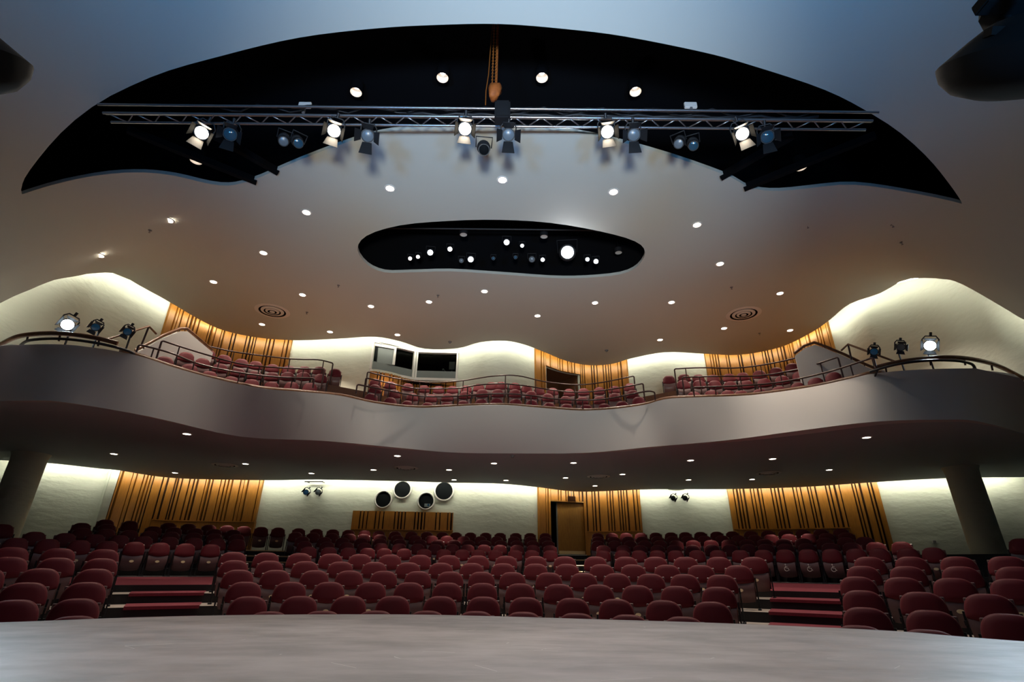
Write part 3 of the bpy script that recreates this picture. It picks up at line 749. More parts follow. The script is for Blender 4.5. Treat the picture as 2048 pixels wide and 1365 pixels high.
# columns of the seats, row by row: (block, image columns)
STALLS = {
 1: [('left', [150]), ('centre', cols((280, k, [1530]), (560, k, [500, 1130, 1740]), (840, k, [660, 1220]), (1120, k, [190, 800, 1450]))), ('right', cols((1680, r7, [190, 940])))],
 2: [('left', cols((0, k, [190, 930]))), ('centre', cols((280, k, [1300]), (560, k, [240, 825, 1345]), (840, k, [240, 750, 1250]), (1120, k, [140, 655, 1215]), (1400, k, [120]))), ('right', cols((1680, r7, [250, 960, 1800])))],
 3: [('left', cols((0, k, [-330, 330, 1040]))), ('centre', cols((280, k, [1255]), (560, k, [130, 590, 1085, 1535]), (840, k, [325, 740, 1185, 1640]), (1120, k, [450, 905, 1370]), (1400, k, [200]))), ('right', cols((1680, r7, [220, 860, 1580])))],
 4: [('left', cols((0, k, [-170, 500, 1150]))), ('centre', cols((280, k, [1180, 1620]), (560, k, [420, 830, 1235, 1640]), (840, k, [360, 730, 1095, 1525]), (1120, k, [275, 665, 1065, 1465]), (1400, k, [240]))), ('right', cols((1680, r7, [170, 660, 1210, 1850])))],
 5: [('left', cols((0, k, [130, 700, 1220]))), ('centre', cols((280, k, [1130, 1550]), (560, k, [310, 725, 1125, 1525]), (840, k, [250, 615, 985, 1370, 1740]), (1120, k, [490, 860, 1260, 1660]), (1400, k, [440]))), ('right', cols((1680, r7, [230, 710, 1290, 1890])))],
 6: [('left', cols((0, k, [160, 720, 1250]))), ('centre', cols((280, k, [1120, 1510]), (560, k, [240, 610, 955, 1310, 1665]), (840, k, [345, 690, 1020, 1370, 1715]), (1120, k, [415, 775, 1125, 1480]), (1400, k, [210, 625]))), ('right', cols((1680, r7, [300, 755, 1260, 1790])))],
 7: [('left', cols((0, k, [220, 600, 970, 1300, 1620]), (280, k, [260, 560, 860]))), ('centre', cols((560, k, [350, 590, 820, 1045, 1245, 1480, 1715]), (840, k, [285, 505, 695, 895, 1125, 1325, 1545]))), ('right', cols((1120, k, [505, 730, 930, 1145, 1365, 1615]), (1400, k, [200, 465, 735, 990, 1260, 1540]), (1680, r7, [155, 405, 715, 990])))],
 8: [('left', cols((0, k, [440, 800, 1150, 1440, 1720]), (280, k, [370, 660, 935, 1170]))), ('centre', cols((560, k, [305, 570, 800, 1010, 1205, 1420, 1635]), (840, k, [180, 385, 565, 760, 950, 1150, 1340, 1540]))), ('right', cols((1120, k, [510, 745, 945, 1150, 1345, 1565]), (1400, k, [130, 345, 560, 770, 1000, 1250, 1530]), (1680, r7, [110, 370, 650, 1945])))],
 9: [('left', cols((0, k, [60, 1000, 1280, 1555]), (280, k, [130, 385, 650, 900, 1160]))), ('centre', cols((560, k, [275, 535, 750, 970, 1195, 1425, 1665]), (840, k, [215, 405, 580, 770, 960, 1150, 1340, 1520]))), ('right', cols((1120, k, [445, 645, 830, 1000, 1180, 1370, 1570]), (1400, k, [120, 330, 545, 755, 980, 1210, 1465, 1710]), (1680, r7, [250])))],
 10: [('left', cols((0, k, [990, 1290]), (280, k, [175, 415, 670, 895, 1120]))), ('centre', cols((560, k, [195, 400, 625, 830, 1000, 1195, 1400, 1610]), (840, k, [140, 320, 520, 720, 910, 1115, 1310, 1490]))), ('right', cols((1120, k, [445, 635, 805, 970, 1150, 1330, 1510, 1710]), (1400, k, [255, 445, 640, 830, 1040, 1275, 1490, 1720]), (1680, r7, [])))],
 11: [('left', cols((0, k, [1270, 1560]), (280, k, [355, 590, 830, 1045, 1245, 1450, 1650]), (560, k, [230, 440, 635, 820, 1010, 1180, 1370, 1565, 1745]), (840, k, [270, 430, 600, 780, 950, 1135, 1305, 1485]))), ('right', cols((1120, k, [445, 610, 780, 955, 1130, 1310, 1480, 1660]), (1400, k, [190, 375, 590, 795, 1000, 1205, 1420, 1655])))],
}
count = 0
for r, blocks in STALLS.items():
    for bname, xs in blocks:
        for i, px in enumerate(sorted(xs)):
            p, rz = row_point(r, px)
            if r < 7:
                lab = 'maroon tip-up seat, %s from left in %s row from stage, %s block of front stalls' % (ORD[i+1], names_row[r], bname)
                o = put(front_seat, p, rz, lab, 'seats of the front stalls')
            else:
                w_ = '%s side' % bname if r == 11 else '%s block' % bname
                lab = 'maroon tip-up seat, %s from left in %s row of the rear stalls, %s' % (ORD[i+1], names_row[r], w_)
                o = put(rear_seat, p, rz, lab, 'seats of the rear stalls')
                if r == 7 and bname == 'right' and 1470 < px < 1690:
                    pan = [c for c in o.children if c.name.startswith('seat_pan')][0]; old = list(pan.children)
                    for c in old: bpy.data.objects.remove(c)
                    wheelchair(pan)
                    o['label'] = 'maroon seat with a wheelchair symbol, %s from left, first row, right rear block' % ORD[i+1]
            count += 1
# pale nosings on the steps of the two rear aisles
for nm, x0, x1, rows_ in (('left rear aisle', 497, 592, (8, 9, 10, 11)), ('doorway aisle', 1112, 1186, (8, 9, 10))):
    for r in rows_:
        a0 = -math.degrees(row_point(r, x0)[1]); a1 = -math.degrees(row_point(r, x1)[1]); bm = bmesh.new(); Rr = ROWS[r][0]-YC2-.405
        P = [Vector((p.x, p.y, floor_z(r)+.004)) for p in arc(Rr, YC2, a0, a1, 8)]; add_tube(bm, P, .018, 4)
        tag(obj('stair_nosing', bm, M['plate']), 'pale step nosing in the %s, level with the %s row' % (nm, names_row[r]), 'nosing', 'pale nosings of the rear aisle steps')
print('stalls seats', count)

# ================================================================== BALCONY SEATS, TIERS, RAILS
def zz(l, o, t, kk): return [(o+x*kk, t+y*kk) for x, y in l]
k2 = 520/2028; k4 = 608/2048
z1 = lambda l: zz(l, 0, 500, k2); z2 = lambda l: zz(l, 480, 560, k2); z3 = lambda l: zz(l, 960, 560, k2); z4 = lambda l: zz(l, 1440, 520, k4)
BAL = {
 'front': (4.65, [z1([(1300, 830), (1490, 890), (1650, 945), (1810, 985), (1975, 1007)])+z2([(245, 790), (400, 793), (550, 800)]),
   z2([(1030, 885), (1180, 915), (1310, 940), (1470, 955), (1615, 950), (1745, 938), (1880, 925), (1995, 920)])+z3([(275, 925), (410, 935), (548, 955), (680, 965), (822, 970), (972, 962), (1100, 945), (1232, 910)]),
   z3([(1720, 865), (1850, 855), (1985, 862)])+z4([(95, 880), (220, 872), (350, 858), (500, 830), (620, 797), (750, 757)])]),
 'middle': (5.2, [z1([(1490, 805), (1640, 860), (1785, 900), (1920, 932)])+z2([(55, 700), (210, 718), (345, 715), (485, 715), (620, 730)]),
   z2([(1060, 815), (1210, 855), (1345, 880), (1490, 890), (1620, 883), (1750, 865), (1890, 850), (2010, 850)])+z3([(275, 852), (405, 865), (533, 885), (672, 905), (800, 910), (930, 905), (1050, 880), (1185, 857)]),
   z3([(1620, 780), (1750, 780), (1880, 785), (2000, 790)])+z4([(135, 815), (258, 800), (375, 787), (505, 757), (615, 722)])]),
 'back': (5.75, [z1([(1690, 795), (1820, 835), (1970, 860)])+z2([(95, 625), (225, 650), (345, 665), (475, 670), (590, 670), (710, 685)]),
   z2([(1060, 770), (1180, 790), (1310, 805), (1440, 820), (1555, 825), (1680, 825), (1780, 820), (1890, 805), (1995, 790)])+z3([(118, 792), (242, 795), (350, 815), (460, 835), (560, 840), (690, 848), (808, 843), (925, 835), (1045, 825), (1165, 805)]),
   z3([(1510, 740), (1630, 730), (1745, 738), (1865, 735), (1985, 725)])+z4([(100, 763), (215, 748), (330, 732), (440, 705)])]),
}
def space(P, gap):                         # even out seats that would touch their neighbours
    z = P[0].z; C = resample(spline([Vector((p.x, p.y, 0)) for p in P], 8), .05); L = arclen(C); S = []
    for p in P: S.append(min(range(len(C)), key=lambda i: (C[i].x-p.x)**2+(C[i].y-p.y)**2))
    S = [L[i] for i in S]; T = S[:]
    for _ in range(60):
        for i in range(len(T)-1):
            d = gap-(T[i+1]-T[i])
            if d > 0: T[i] -= d/2; T[i+1] += d/2
    out = []
    for t in T:
        p, tg = along(C, min(max(t, 0), L[-1]))
        if t < 0: p = p+tg*t
        if t > L[-1]: p = p+tg*(t-L[-1])
        out.append(Vector((p.x, p.y, z)))
    return out
curves = {}
for rn, (h, secs) in BAL.items():
    allp = []
    for sec, nm in zip(secs, ('left', 'centre', 'right')):
        P = space([atz(*q, h) for q in sec], .475)
        if nm == 'left' and rn == 'front': P = P
        allp += P
        for i, p in enumerate(P):
            t = P[min(i+1, len(P)-1)]-P[max(i-1, 0)]
            a0 = math.atan2(t.y, t.x); a1 = math.atan2(-p.x*.6, p.y)
            put(rail_seat, (p.x, p.y, h-SEAT_H+ZC), .35*a0+.65*a1, 'maroon balcony seat, %s from left in the %s row of the %s section' % (ORD[i+1], rn, nm), 'balcony seats')
            count += 1
    curves[rn] = resample(spline([Vector((p.x, p.y, 0)) for p in allp], 3), .35)
print('all seats', count)
# past three hundred seats: the ones that show least (slivers behind the stage edge, the small far ones) stay together
def shows(o):
    p = o.location; zc = p.y*math.cos(TH)+(p.z-ZC)*math.sin(TH)
    l = o['label']
    f = .05 if 'first row from stage' in l else .5
    if o['group'] == 'balcony seats': f = .30 if 'the front row' in l else .5 if 'the middle row' in l else .62
    elif o['group'] == 'seats of the rear stalls': f = .42 if 'fifth row' not in l else .5
    return f/zc**2
bpy.context.view_layer.update()
SEATS.sort(key=shows, reverse=True)
rest = SEATS[300:]
bm = bmesh.new(); MI = [M['seat'], M['pan'], M['plate'], M['blackmetal']]
for o in rest:
    todo = [o]
    while todo:
        q = todo.pop(); todo += list(q.children)
        if q.type != 'MESH': continue
        base = Matrix.Translation(o.location) @ o.rotation_euler.to_matrix().to_4x4() @ Matrix.Translation(q.location)
        n0 = len(bm.verts); f0 = len(bm.faces); bm.from_mesh(q.data); bm.verts.ensure_lookup_table(); bm.faces.ensure_lookup_table()
        for v in bm.verts[n0:]: v.co = base @ v.co
        mi = MI.index(q.data.materials[0])
        for f in bm.faces[f0:]: f.material_index = mi
for o in rest:
    todo = [o]; al = []
    while todo: q = todo.pop(); al.append(q); todo += list(q.children)
    for q in al: bpy.data.objects.remove(q)
far = obj('theatre_seat', bm, MI, None, False, 50)
tag(far, 'remaining small maroon seats on the balcony, far back row and behind the stage edge', 'seat', None, 'stuff')
# plan curves of the tiers; the ends run on to the side walls
def ext(P, l, r): return [Vector((*l, 0))]+P+[Vector((*r, 0))]
def uni(P, n=90): 
    L = arclen(P)[-1]; return [along(P, L*i/n)[0] for i in range(n+1)]
ftc = uni([Vector((p.x, p.y, 0)) for p in offset2(fascia_top, .26)], 220)
cA = uni(ext(offset2(curves['front'], .42), (-10.2, 11.6), (10.6, 12.3)), 220); cB = uni(ext(offset2(curves['middle'], .45), (-10.9, 12.6), (11.2, 13.4)), 220); 
wb = [p for p in up_wall if -12.6 < p.x < 12.6 and p.y > 14.0]; cW = uni(wb, 220)
zA, zB, zCc = 4.65-SEAT_H+ZC, 5.2-SEAT_H+ZC, 5.75-SEAT_H+ZC
tier('floor', ftc, cA, zA, zA-.02, [M['wood_dark'], M['wood_dark']], 'dark floor under the front balcony row')
tier('floor', cA, cB, zB, zA, [M['wood_dark'], M['wood_dark']], 'dark floor under the middle balcony row')
tier('floor', cB, cW, zCc, zB, [M['wood_dark'], M['wood_dark']], 'dark floor under the back balcony row')

def rail_thing(pts, h, label, mt=None, r=.022, posts=6, drop=.55, ends=True, name='guard_rail', cat='railing', hook=.3):
    P = [atz(*q, h) for q in pts]; C = spline(P, 6); root = thing(name, label, cat, (*C[len(C)//2].xy, h+ZC-drop))
    O = Vector((*C[len(C)//2].xy, h+ZC-drop)); Q = [c-O for c in C]
    if ends:
        def down(a, b):
            d = (a-b).normalized()
            return [a+d*.05*math.sin(x)+Vector((0, 0, -.05*(1-math.cos(x)))) for x in (.4, .8, 1.2, 1.57)]+[a+d*.05+Vector((0, 0, -drop))]
        Q = down(Q[0], Q[1])[::-1]+Q+down(Q[-1], Q[-2])
    tube('rail', Q, r, mt or M['rail'], root)
    for i in range(posts):
        c = C[int((i+.5)*(len(C)-1)/posts)]-O
        tube('post', [c, c+Vector((0, 0, -drop))], r*.75, mt or M['rail'], root, 6)
    return root
RB, RM, RF = 5.72, 5.12, 4.45
rail_thing([(378, 684), (430, 696), (480, 706), (580, 718), (635, 720), (663, 726)], RB, 'dark metal rail before the back row of the left balcony section', posts=4, drop=.7)
rail_thing([(738, 745), (790, 757), (850, 765), (915, 763), (985, 753), (1035, 752), (1090, 764), (1150, 770), (1200, 766), (1265, 753)], RB, 'dark metal rail before the back row of the centre balcony section', posts=7, drop=.7)
rail_thing([(1352, 738), (1400, 736), (1480, 736), (1560, 724), (1618, 708)], RB, 'dark metal rail before the back row of the right balcony section', posts=4, drop=.7)
rail_thing([(328, 683), (400, 706), (480, 728), (560, 736), (645, 739)], RM, 'dark metal rail before the middle row of the left balcony section', posts=4, drop=.6)
rail_thing([(735, 757), (788, 769), (826, 777), (865, 778), (916, 777), (954, 771), (1000, 768), (1050, 772), (1100, 780), (1150, 785), (1210, 781), (1283, 768)], RM, 'dark metal rail before the middle row of the centre balcony section', posts=6, drop=.6)
rail_thing([(1368, 755), (1440, 753), (1520, 752), (1600, 738), (1672, 716)], RM, 'dark metal rail before the middle row of the right balcony section', posts=4, drop=.6)
rail_thing([(283, 691), (340, 706), (400, 729), (480, 746), (560, 755), (625, 757)], RF, 'dark metal rail along the balcony front, left section', posts=4, drop=.26)
rail_thing([(718, 770), (752, 777), (788, 784), (826, 791), (865, 794), (916, 793), (1000, 788), (1062, 792), (1103, 798), (1165, 801), (1216, 798), (1288, 784), (1306, 784)], RF, 'dark metal rail along the balcony front, centre section', posts=6, drop=.26)
rail_thing([(1390, 775), (1480, 772), (1560, 765), (1650, 746), (1742, 717)], RF, 'dark metal rail along the balcony front, right section', posts=4, drop=.26)
# capping along the balcony front, wooden with gaps at the stairs
cap = thing('balcony_capping', 'dark wooden capping along the top of the balcony front', 'railing', (0, 0, HF+ZC))
bm = bmesh.new(); Q = [Vector((p.x, p.y, .03)) for p in offset2([p for p in fascia_top if -8.6 < p.x < 8.6], .10)]; add_tube(bm, Q, .065, 6); obj('capping_rail', bm, M['handrail'], cap, True)
# thick wooden handrails at both balcony ends
def wood_hand(pts, hs, label, r=.05):
    P = spline([atz(*q, h) for q, h in zip(pts, hs)], 6); O = P[len(P)//2].copy(); root = thing('wooden_handrail', label, 'handrail', O)
    tube('rail', [p-O for p in P], r, M['handrail'], root, 10)
    for i in range(1, len(P)-1, 8): tube('bracket', [P[i]-O, P[i]-O+Vector((0, .03, -.16))], .02, M['rail'], root, 6)
    return root
wood_hand([(0, 690), (35, 674), (80, 668), (130, 668), (190, 676), (235, 687)], [HF+.02, HF+.14, HF+.2, HF+.2, HF+.17, HF+.12], 'thick wooden handrail curling over the left end of the balcony front')
wood_hand([(2048, 758), (2000, 734), (1965, 723), (1920, 716), (1870, 716), (1800, 724), (1750, 736)], [HF+.0, HF+.14, HF+.2, HF+.22, HF+.2, HF+.16, HF+.1], 'thick wooden handrail curling over the right end of the balcony front')
def lamp_bar(pts, label):
    P = spline([atz(*q, HF+.04) for q in pts], 5); O = P[len(P)//2].copy(); root = thing('lamp_bar', label, 'lamp bar', O)
    tube('bar', [p-O for p in P], .03, M['blackmetal'], root)
    for p in (P[2], P[-3]): tube('bracket', [p-O, p-O+Vector((0, .15, -.12))], .02, M['blackmetal'], root, 6)
lamp_bar([(40, 692), (60, 681), (120, 678), (190, 686), (250, 700), (268, 708)], 'dark lamp bar clamped along the left end of the balcony front')
lamp_bar([(1740, 744), (1790, 730), (1850, 722), (1910, 722), (1942, 728), (1950, 738)], 'dark lamp bar clamped along the right end of the balcony front')

# white stair parapets with wooden handrails at both balcony ends
def parapet(pl, pr, apex_px, lowpts, label, hl):
    # vertical slab through two plan points; outline from image points on that plane
    A = atz(*pl, hl[0]); B = atz(*pr, hl[1]); d = Vector((B.x-A.x, B.y-A.y, 0)).normalized(); nrm = Vector((-d.y, d.x, 0))
    def on(px, py):
        r = ray(px, py); t = (A.x*nrm.x+A.y*nrm.y)/(r.x*nrm.x+r.y*nrm.y); return Vector((r.x*t, r.y*t, r.z*t+ZC))
    top = [on(*q) for q in lowpts]
    z0 = min(q.z for q in top)-.9
    O = Vector((A.x, A.y, z0)); root = thing('stair_parapet', label, 'parapet', O)
    bm = bmesh.new(); rings = []
    for off in (0, .14):
        rings.append(([bm.verts.new(q-O+nrm*off) for q in top], [bm.verts.new(Vector((q.x, q.y, z0))-O+nrm*off) for q in top]))
    n = len(top)
    for i in range(n-1):
        bm.faces.new((rings[0][1][i], rings[0][1][i+1], rings[0][0][i+1], rings[0][0][i])); bm.faces.new((rings[1][0][i], rings[1][0][i+1], rings[1][1][i+1], rings[1][1][i]))
        bm.faces.new((rings[0][0][i], rings[0][0][i+1], rings[1][0][i+1], rings[1][0][i]))
    for j in (0, n-1): bm.faces.new((rings[0][1][j], rings[0][0][j], rings[1][0][j], rings[1][1][j]))
    bmesh.ops.recalc_face_normals(bm, faces=bm.faces[:]); obj('parapet_wall', bm, M['white'], root)
    tube('handrail', [q-O+nrm*.05+Vector((0, 0, .09)) for q in top], .04, M['handrail'], root)
    for q in top[1:-1:2]: tube('bracket', [q-O+nrm*.05, q-O+nrm*.05+Vector((0, 0, .09))], .015, M['rail'], root, 6)
    return root
parapet((278, 706), (425, 706), None, [(272, 708), (290, 698), (330, 676), (362, 663), (375, 663), (400, 684), (426, 706)], 'white stair parapet with wooden handrail at the left of the balcony', (4.75, 5.55))
parapet((1618, 700), (1760, 742), None, [(1590, 712), (1610, 697), (1630, 690), (1650, 697), (1690, 714), (1730, 733), (1756, 744)], 'white stair parapet with wooden handrail at the right of the balcony', (5.55, 4.7))
def thin_rail(pts, ds, label):
    P = [atd(*q, d) for q, d in zip(pts, ds)]; O = P[-1].copy(); root = thing('stair_handrail', label, 'handrail', O)
    tube('rail', [p-O for p in P[:-1]], .025, M['handrail'], root); tube('post', [P[-2 if len(P) < 4 else 1]-O, P[-1]-O], .022, M['rail'], root); return root
thin_rail([(205, 682), (298, 653), (312, 668), (283, 690)], [13.9, 14.6, 15.0, 14.6], 'thin metal stair handrail against the left side wall of the balcony')
thin_rail([(1802, 728), (1696, 689), (1683, 701), (1703, 720)], [14.1, 14.8, 15.2, 14.8], 'thin metal stair handrail against the right side wall of the balcony')

# ================================================================== DOWNLIGHTS, VENTS, SPRINKLERS
def make_down(name, r, group, mt):
    t = thing(name, 'lit round downlight', 'downlight', (0, 0, -6), group=group)
    lathe('trim_ring', [(r*.86, .0), (r*.9, -.012), (r*1.18, -.012), (r*1.22, .0)], M['white'], t, 24)
    lathe('lamp', [(0, -.006), (r*.86, -.006)], mt, t, 20)
    return t
du = make_down('downlight', .115, 'downlights of the main ceiling', M['down'])
dl = make_down('downlight', .10, 'downlights under the balcony', M['down'])
DU = [(780, 377), (1005, 360), (1227, 384), (613, 425), (1394, 450), (338, 441), (199, 511), (527, 506), (1440, 528), (1729, 555), (427, 564), (605, 590), (742, 613), (858, 604), (969, 583), (1190, 606), (1343, 605), (1560, 587), (1075, 632), (524, 649), (660, 664), (795, 670), (1320, 680), (1448, 657), (1580, 661)]
DULAB = ['left of the three nearest the crescent slot', 'middle of the three nearest the crescent slot', 'right of the three nearest the crescent slot', 'upper left of the oval slot', 'upper right of the oval slot', 'high on the far left', 'far left above the left side wall arch', 'left of the oval slot', 'right of the oval slot', 'far right above the right side wall arch', 'left, between oval slot and side wall', 'beside the left round vent', 'second right of the left vent', 'below the left part of the oval slot', 'directly below the middle of the oval slot', 'below the right part of the oval slot', 'left of the right round vent', 'right above the right round vent', 'near the wall beneath the oval slot', 'just below the left round vent', 'near the wall above the left plaster bay', 'near the wall just above the control booth', 'near the wall above the right plaster bay', 'just below left of the right round vent', 'lower right of the right round vent']
def spot_in(root, z, power, angle, col=(1, .84, .68)):
    l = bpy.data.lights.new('downlight_beam', 'SPOT'); l.energy = power; l.spot_size = math.radians(angle); l.spot_blend = .6; l.shadow_soft_size = .08; l.color = col
    o = bpy.data.objects.new('downlight_beam', l); COL.objects.link(o); o.parent = root; o.location = (0, 0, z)
for i, q in enumerate(DU):
    p = atceil(*q); o = du if i == 0 else copy_tree(du, p)
    o.location = p; o['label'] = 'lit round downlight in the main ceiling, '+DULAB[i]
    spot_in(o, -.12, 230, 85)
DL = [(374, 868), (228, 908), (491, 928), (350, 946), (623, 947), (795, 912), (747, 940), (898, 940), (988, 927), (908, 960), (1012, 961), (1147, 926), (1131, 956), (1190, 972), (1245, 949), (1381, 921), (1377, 960), (1504, 959), (1545, 918), (1658, 940), (1733, 875)]
DLLAB = ['nearest the balcony front at left', 'farthest left, beside the left column', 'right of the leftmost soffit vent', 'above the left slat panel', 'above the left pair of wall spotlights', 'above the left portholes, nearest the front', 'left above the portholes', 'right above the portholes', 'front one right of the portholes', 'at the wall above the rightmost porthole', 'at the wall left of the doorway panel', 'front one above the doorway', 'directly above the exit box', 'at the wall right of the exit box', 'right of the vent near the doorway', 'front one above the right wall spotlights', 'above the right wall spotlights', 'left end of the right slat panel', 'front one above the right slat panel', 'right above the right slat panel', 'nearest the balcony front at right']
for i, q in enumerate(DL):
    p = atz(*q, HU); p.z -= .002; o = dl if i == 0 else copy_tree(dl, p)
    o.location = p; o['label'] = 'lit downlight under the balcony, '+DLLAB[i]
    spot_in(o, -.03, 90, 36)
def vent(px, py, r, label, f):
    p = f(px, py); v = thing('ceiling_vent', label, 'vent', p, group='round ceiling vents')
    lathe('backing', [(0, -.004), (r*.95, -.004)], M['black'], v, 28)
    for i, (a, b) in enumerate(((.77, 1.0), (.48, .65), (.26, .39), (0, .15))):
        lathe('cone_ring', [(r*a, -.03-.012*i), (r*b, -.012-.012*i), (r*b*1.0, -.006)] if a else [(0, -.07), (r*b, -.055), (r*b, -.04)], M['white'], v, 28)
vent(545, 622, .62, 'large round white vent in the left of the main ceiling', atceil); vent(1487, 628, .62, 'large round white vent in the right of the main ceiling', atceil)
und = lambda x, y: atz(x, y, HU)-Vector((0, 0, .002))
for q, lb in (((450, 930), 'round vent in the soffit above the left slat panel'), ((812, 936), 'round vent in the soffit above the portholes'), ((1197, 953), 'round vent in the soffit above the doorway'), ((1537, 946), 'round vent in the soffit above the right slat panel')): vent(*q, .40, lb, und)
for q, lb in (((300, 461), 'far left of the main ceiling'), ((677, 571), 'left, below the oval slot'), ((876, 591), 'below the middle of the oval slot'), ((614, 625), 'right of the left round vent'), ((1463, 575), 'above the right round vent'), ((1615, 452), 'upper right of the main ceiling'), ((1785, 450), 'far upper right of the main ceiling'), ((1803, 485), 'far right of the main ceiling'), ((1519, 667), 'below the right round vent')):
    p = atceil(*q); s = thing('sprinkler_head', 'tiny dark sprinkler head, '+lb, 'sprinkler', p, group='ceiling sprinklers')
    lathe('flange', [(.0, -.012), (.045, -.01), (.05, 0)], M['grey'], s, 12); lathe('deflector', [(0, -.075), (.03, -.07), (.008, -.05), (.008, -.01)], M['grey'], s, 10)
for q, lb, f in (((900, 684), 'small round detector on the ceiling above the control booth', atceil), ((1213, 701), 'small round detector on the ceiling above the balcony exit', atceil), ((1025, 911), 'small round detector on the soffit under the balcony centre', und)):
    p = f(*q); s = thing('smoke_detector', lb, 'detector', p); lathe('base', [(0, -.02), (.08, -.018), (.085, 0)], M['grey'], s, 16); lathe('sensor', [(0, -.075), (.04, -.07), (.055, -.02)], M['grey'], s, 16)

# ================================================================== THEATRE LIGHTS
def aim(o, loc, target, roll=0):
    o.location = loc; q = (Vector(target)-Vector(loc)).to_track_quat('-Z', 'Y'); o.rotation_euler = (q.to_matrix() @ Matrix.Rotation(roll, 3, 'Z')).to_euler()
def fresnel(name, loc, target, label, lens, size=.17, doors=('b', 't', 'l', 'r'), group=None, roll=0, yoke=True, doorlen=.28, openang=35, door_mat=None):
    t = thing(name, label, 'stage light', (0, 0, 0), group=group); aim(t, loc, target, roll)
    r = size
    bm = bmesh.new(); add_lathe(bm, [(0, .42), (r*.75, .40), (r*1.05, .30), (r*1.15, .06), (r*1.2, 0), (r*1.02, 0), (r*1.0, .015)], 20); bmesh.ops.recalc_face_normals(bm, faces=bm.faces[:])
    obj('housing', bm, M['blackmetal'], t, True, 35)
    lathe('lens', [(0, -.012), (r*.6, -.006), (r*1.0, .012)], lens, t, 24)
    for d in doors:
        b = bmesh.new(); w = r*1.15; L = doorlen*{'b': 1.25, 't': .8}.get(d, .75); a = math.radians(openang)
        vs_ = [Vector((-w*.72, r*1.12, 0)), Vector((w*.72, r*1.12, 0)), Vector((w*1.0, r*1.12+L*math.sin(a), -L*math.cos(a))), Vector((-w*1.0, r*1.12+L*math.sin(a), -L*math.cos(a)))]
        n_ = (vs_[1]-vs_[0]).cross(vs_[3]-vs_[0]).normalized()*.006
        rot = Matrix.Rotation({'t': 0, 'l': math.pi/2, 'b': math.pi, 'r': -math.pi/2}[d], 4, 'Z')
        A = [b.verts.new(rot @ q) for q in vs_]; B = [b.verts.new(rot @ (q+n_)) for q in vs_]
        b.faces.new(A[::-1]); b.faces.new(B)
        for i in range(4): b.faces.new((A[i], A[(i+1) % 4], B[(i+1) % 4], B[i]))
        obj('barn_door', b, door_mat or (M['barn'] if d in 'bt' else M['silhouette']), t)  # side flaps near black: their shade is put into the colour
    if yoke:
        tube('yoke', [(-r*1.35, 0, .16), (-r*1.4, r*1.2, .2), (-r*.9, r*1.9, .22), (r*.9, r*1.9, .22), (r*1.4, r*1.2, .2), (r*1.35, 0, .16)], .014, M['blackmetal'], t)
        tube('clamp', [(0, r*1.9, .22), (0, r*2.7, .24)], .028, M['blackmetal'], t)
    return t
# ---- truss in the crescent slot
TY, THh = 7.55, 8.20
tx0, tx1 = -8.35, 7.3
tr = thing('lighting_truss', 'long aluminium lighting truss hanging across the crescent ceiling slot', 'truss', (0, TY, THh+ZC))
for nm, dy, dz in (('chord', 0, 0), ('chord', 0, .23), ('chord', .23, 0), ('chord', .23, .23)):
    e = .18 if dz == 0 else 0
    tube(nm, [(tx0+e, dy, dz), (tx1-e, dy, dz)], .026, M['steel'], tr, 10)
for (a, b) in (((0, 0), (.23, 0)),):
    bm = bmesh.new(); x = tx0+.25; i = 0
    while x < tx1-.5:
        p, q = (a, b) if i % 2 == 0 else (b, a)
        add_tube(bm, [(x, p[0], p[1]), (x+.27, q[0], q[1])], .012, 6); x += .27; i += 1
    obj('lattice', bm, M['steel'], tr, True)
zt = THh+ZC
def tpos(px, py, y=7.62): return aty(px, py, y)
lit = [(403, 266, 'leftmost lit lamp on the truss', (-2.6, 1.5, .8), .25), (668, 262, 'lit lamp second from the left on the truss', (-1.5, 1.5, .8), .1), (930, 258, 'lit lamp in the middle of the truss beside the chain hoist', (0, 1.2, .8), 0), (1215, 264, 'lit lamp second from the right on the truss', (1.5, 1.5, .8), -.1), (1485, 268, 'rightmost lit lamp on the truss', (2.6, 1.5, .8), -.25)]
for px, py, lb, tgt, rl in lit:
    p = tpos(px, py, 7.42)
    fresnel('fresnel_spotlight', p, tgt, 'warm glowing barn-door spotlight, '+lb, M['fresnel'], .115, ('b', 't', 'l', 'r'), 'lit spotlights on the truss', rl, doorlen=.21, openang=24)
    spot('truss_beam', p+(Vector(tgt)-p).normalized()*.03, tgt, 350, (1, .86, .72), 50, .6, .12)
for px, py, lb, tgt, ln, mtl in ((735, 268, 'unlit barn-door spotlight right of the second lit lamp', (-1.2, 1, .8), .24, 'lens_grey'), (1017, 266, 'unlit barn-door spotlight with ribbed lens under the hoist', (.2, 1, .8), .24, 'lens_grey'), (1268, 266, 'unlit barn-door spotlight right of the fourth lit lamp', (1.6, 1, .8), .24, 'lens_grey'), (460, 265, 'dark unlit spotlight right of the leftmost lit lamp', (-2.2, 1, .8), .2, 'lens_blue'), (1535, 270, 'dark unlit spotlight right of the rightmost lit lamp', (2.4, 1, .8), .2, 'lens_blue')):
    fresnel('fresnel_spotlight', tpos(px, py+4, 7.36), tgt, lb+' on the truss', M[mtl], .105, ('b', 't', 'l', 'r'), 'unlit spotlights on the truss', 0, doorlen=ln, door_mat=M['blackmetal'])
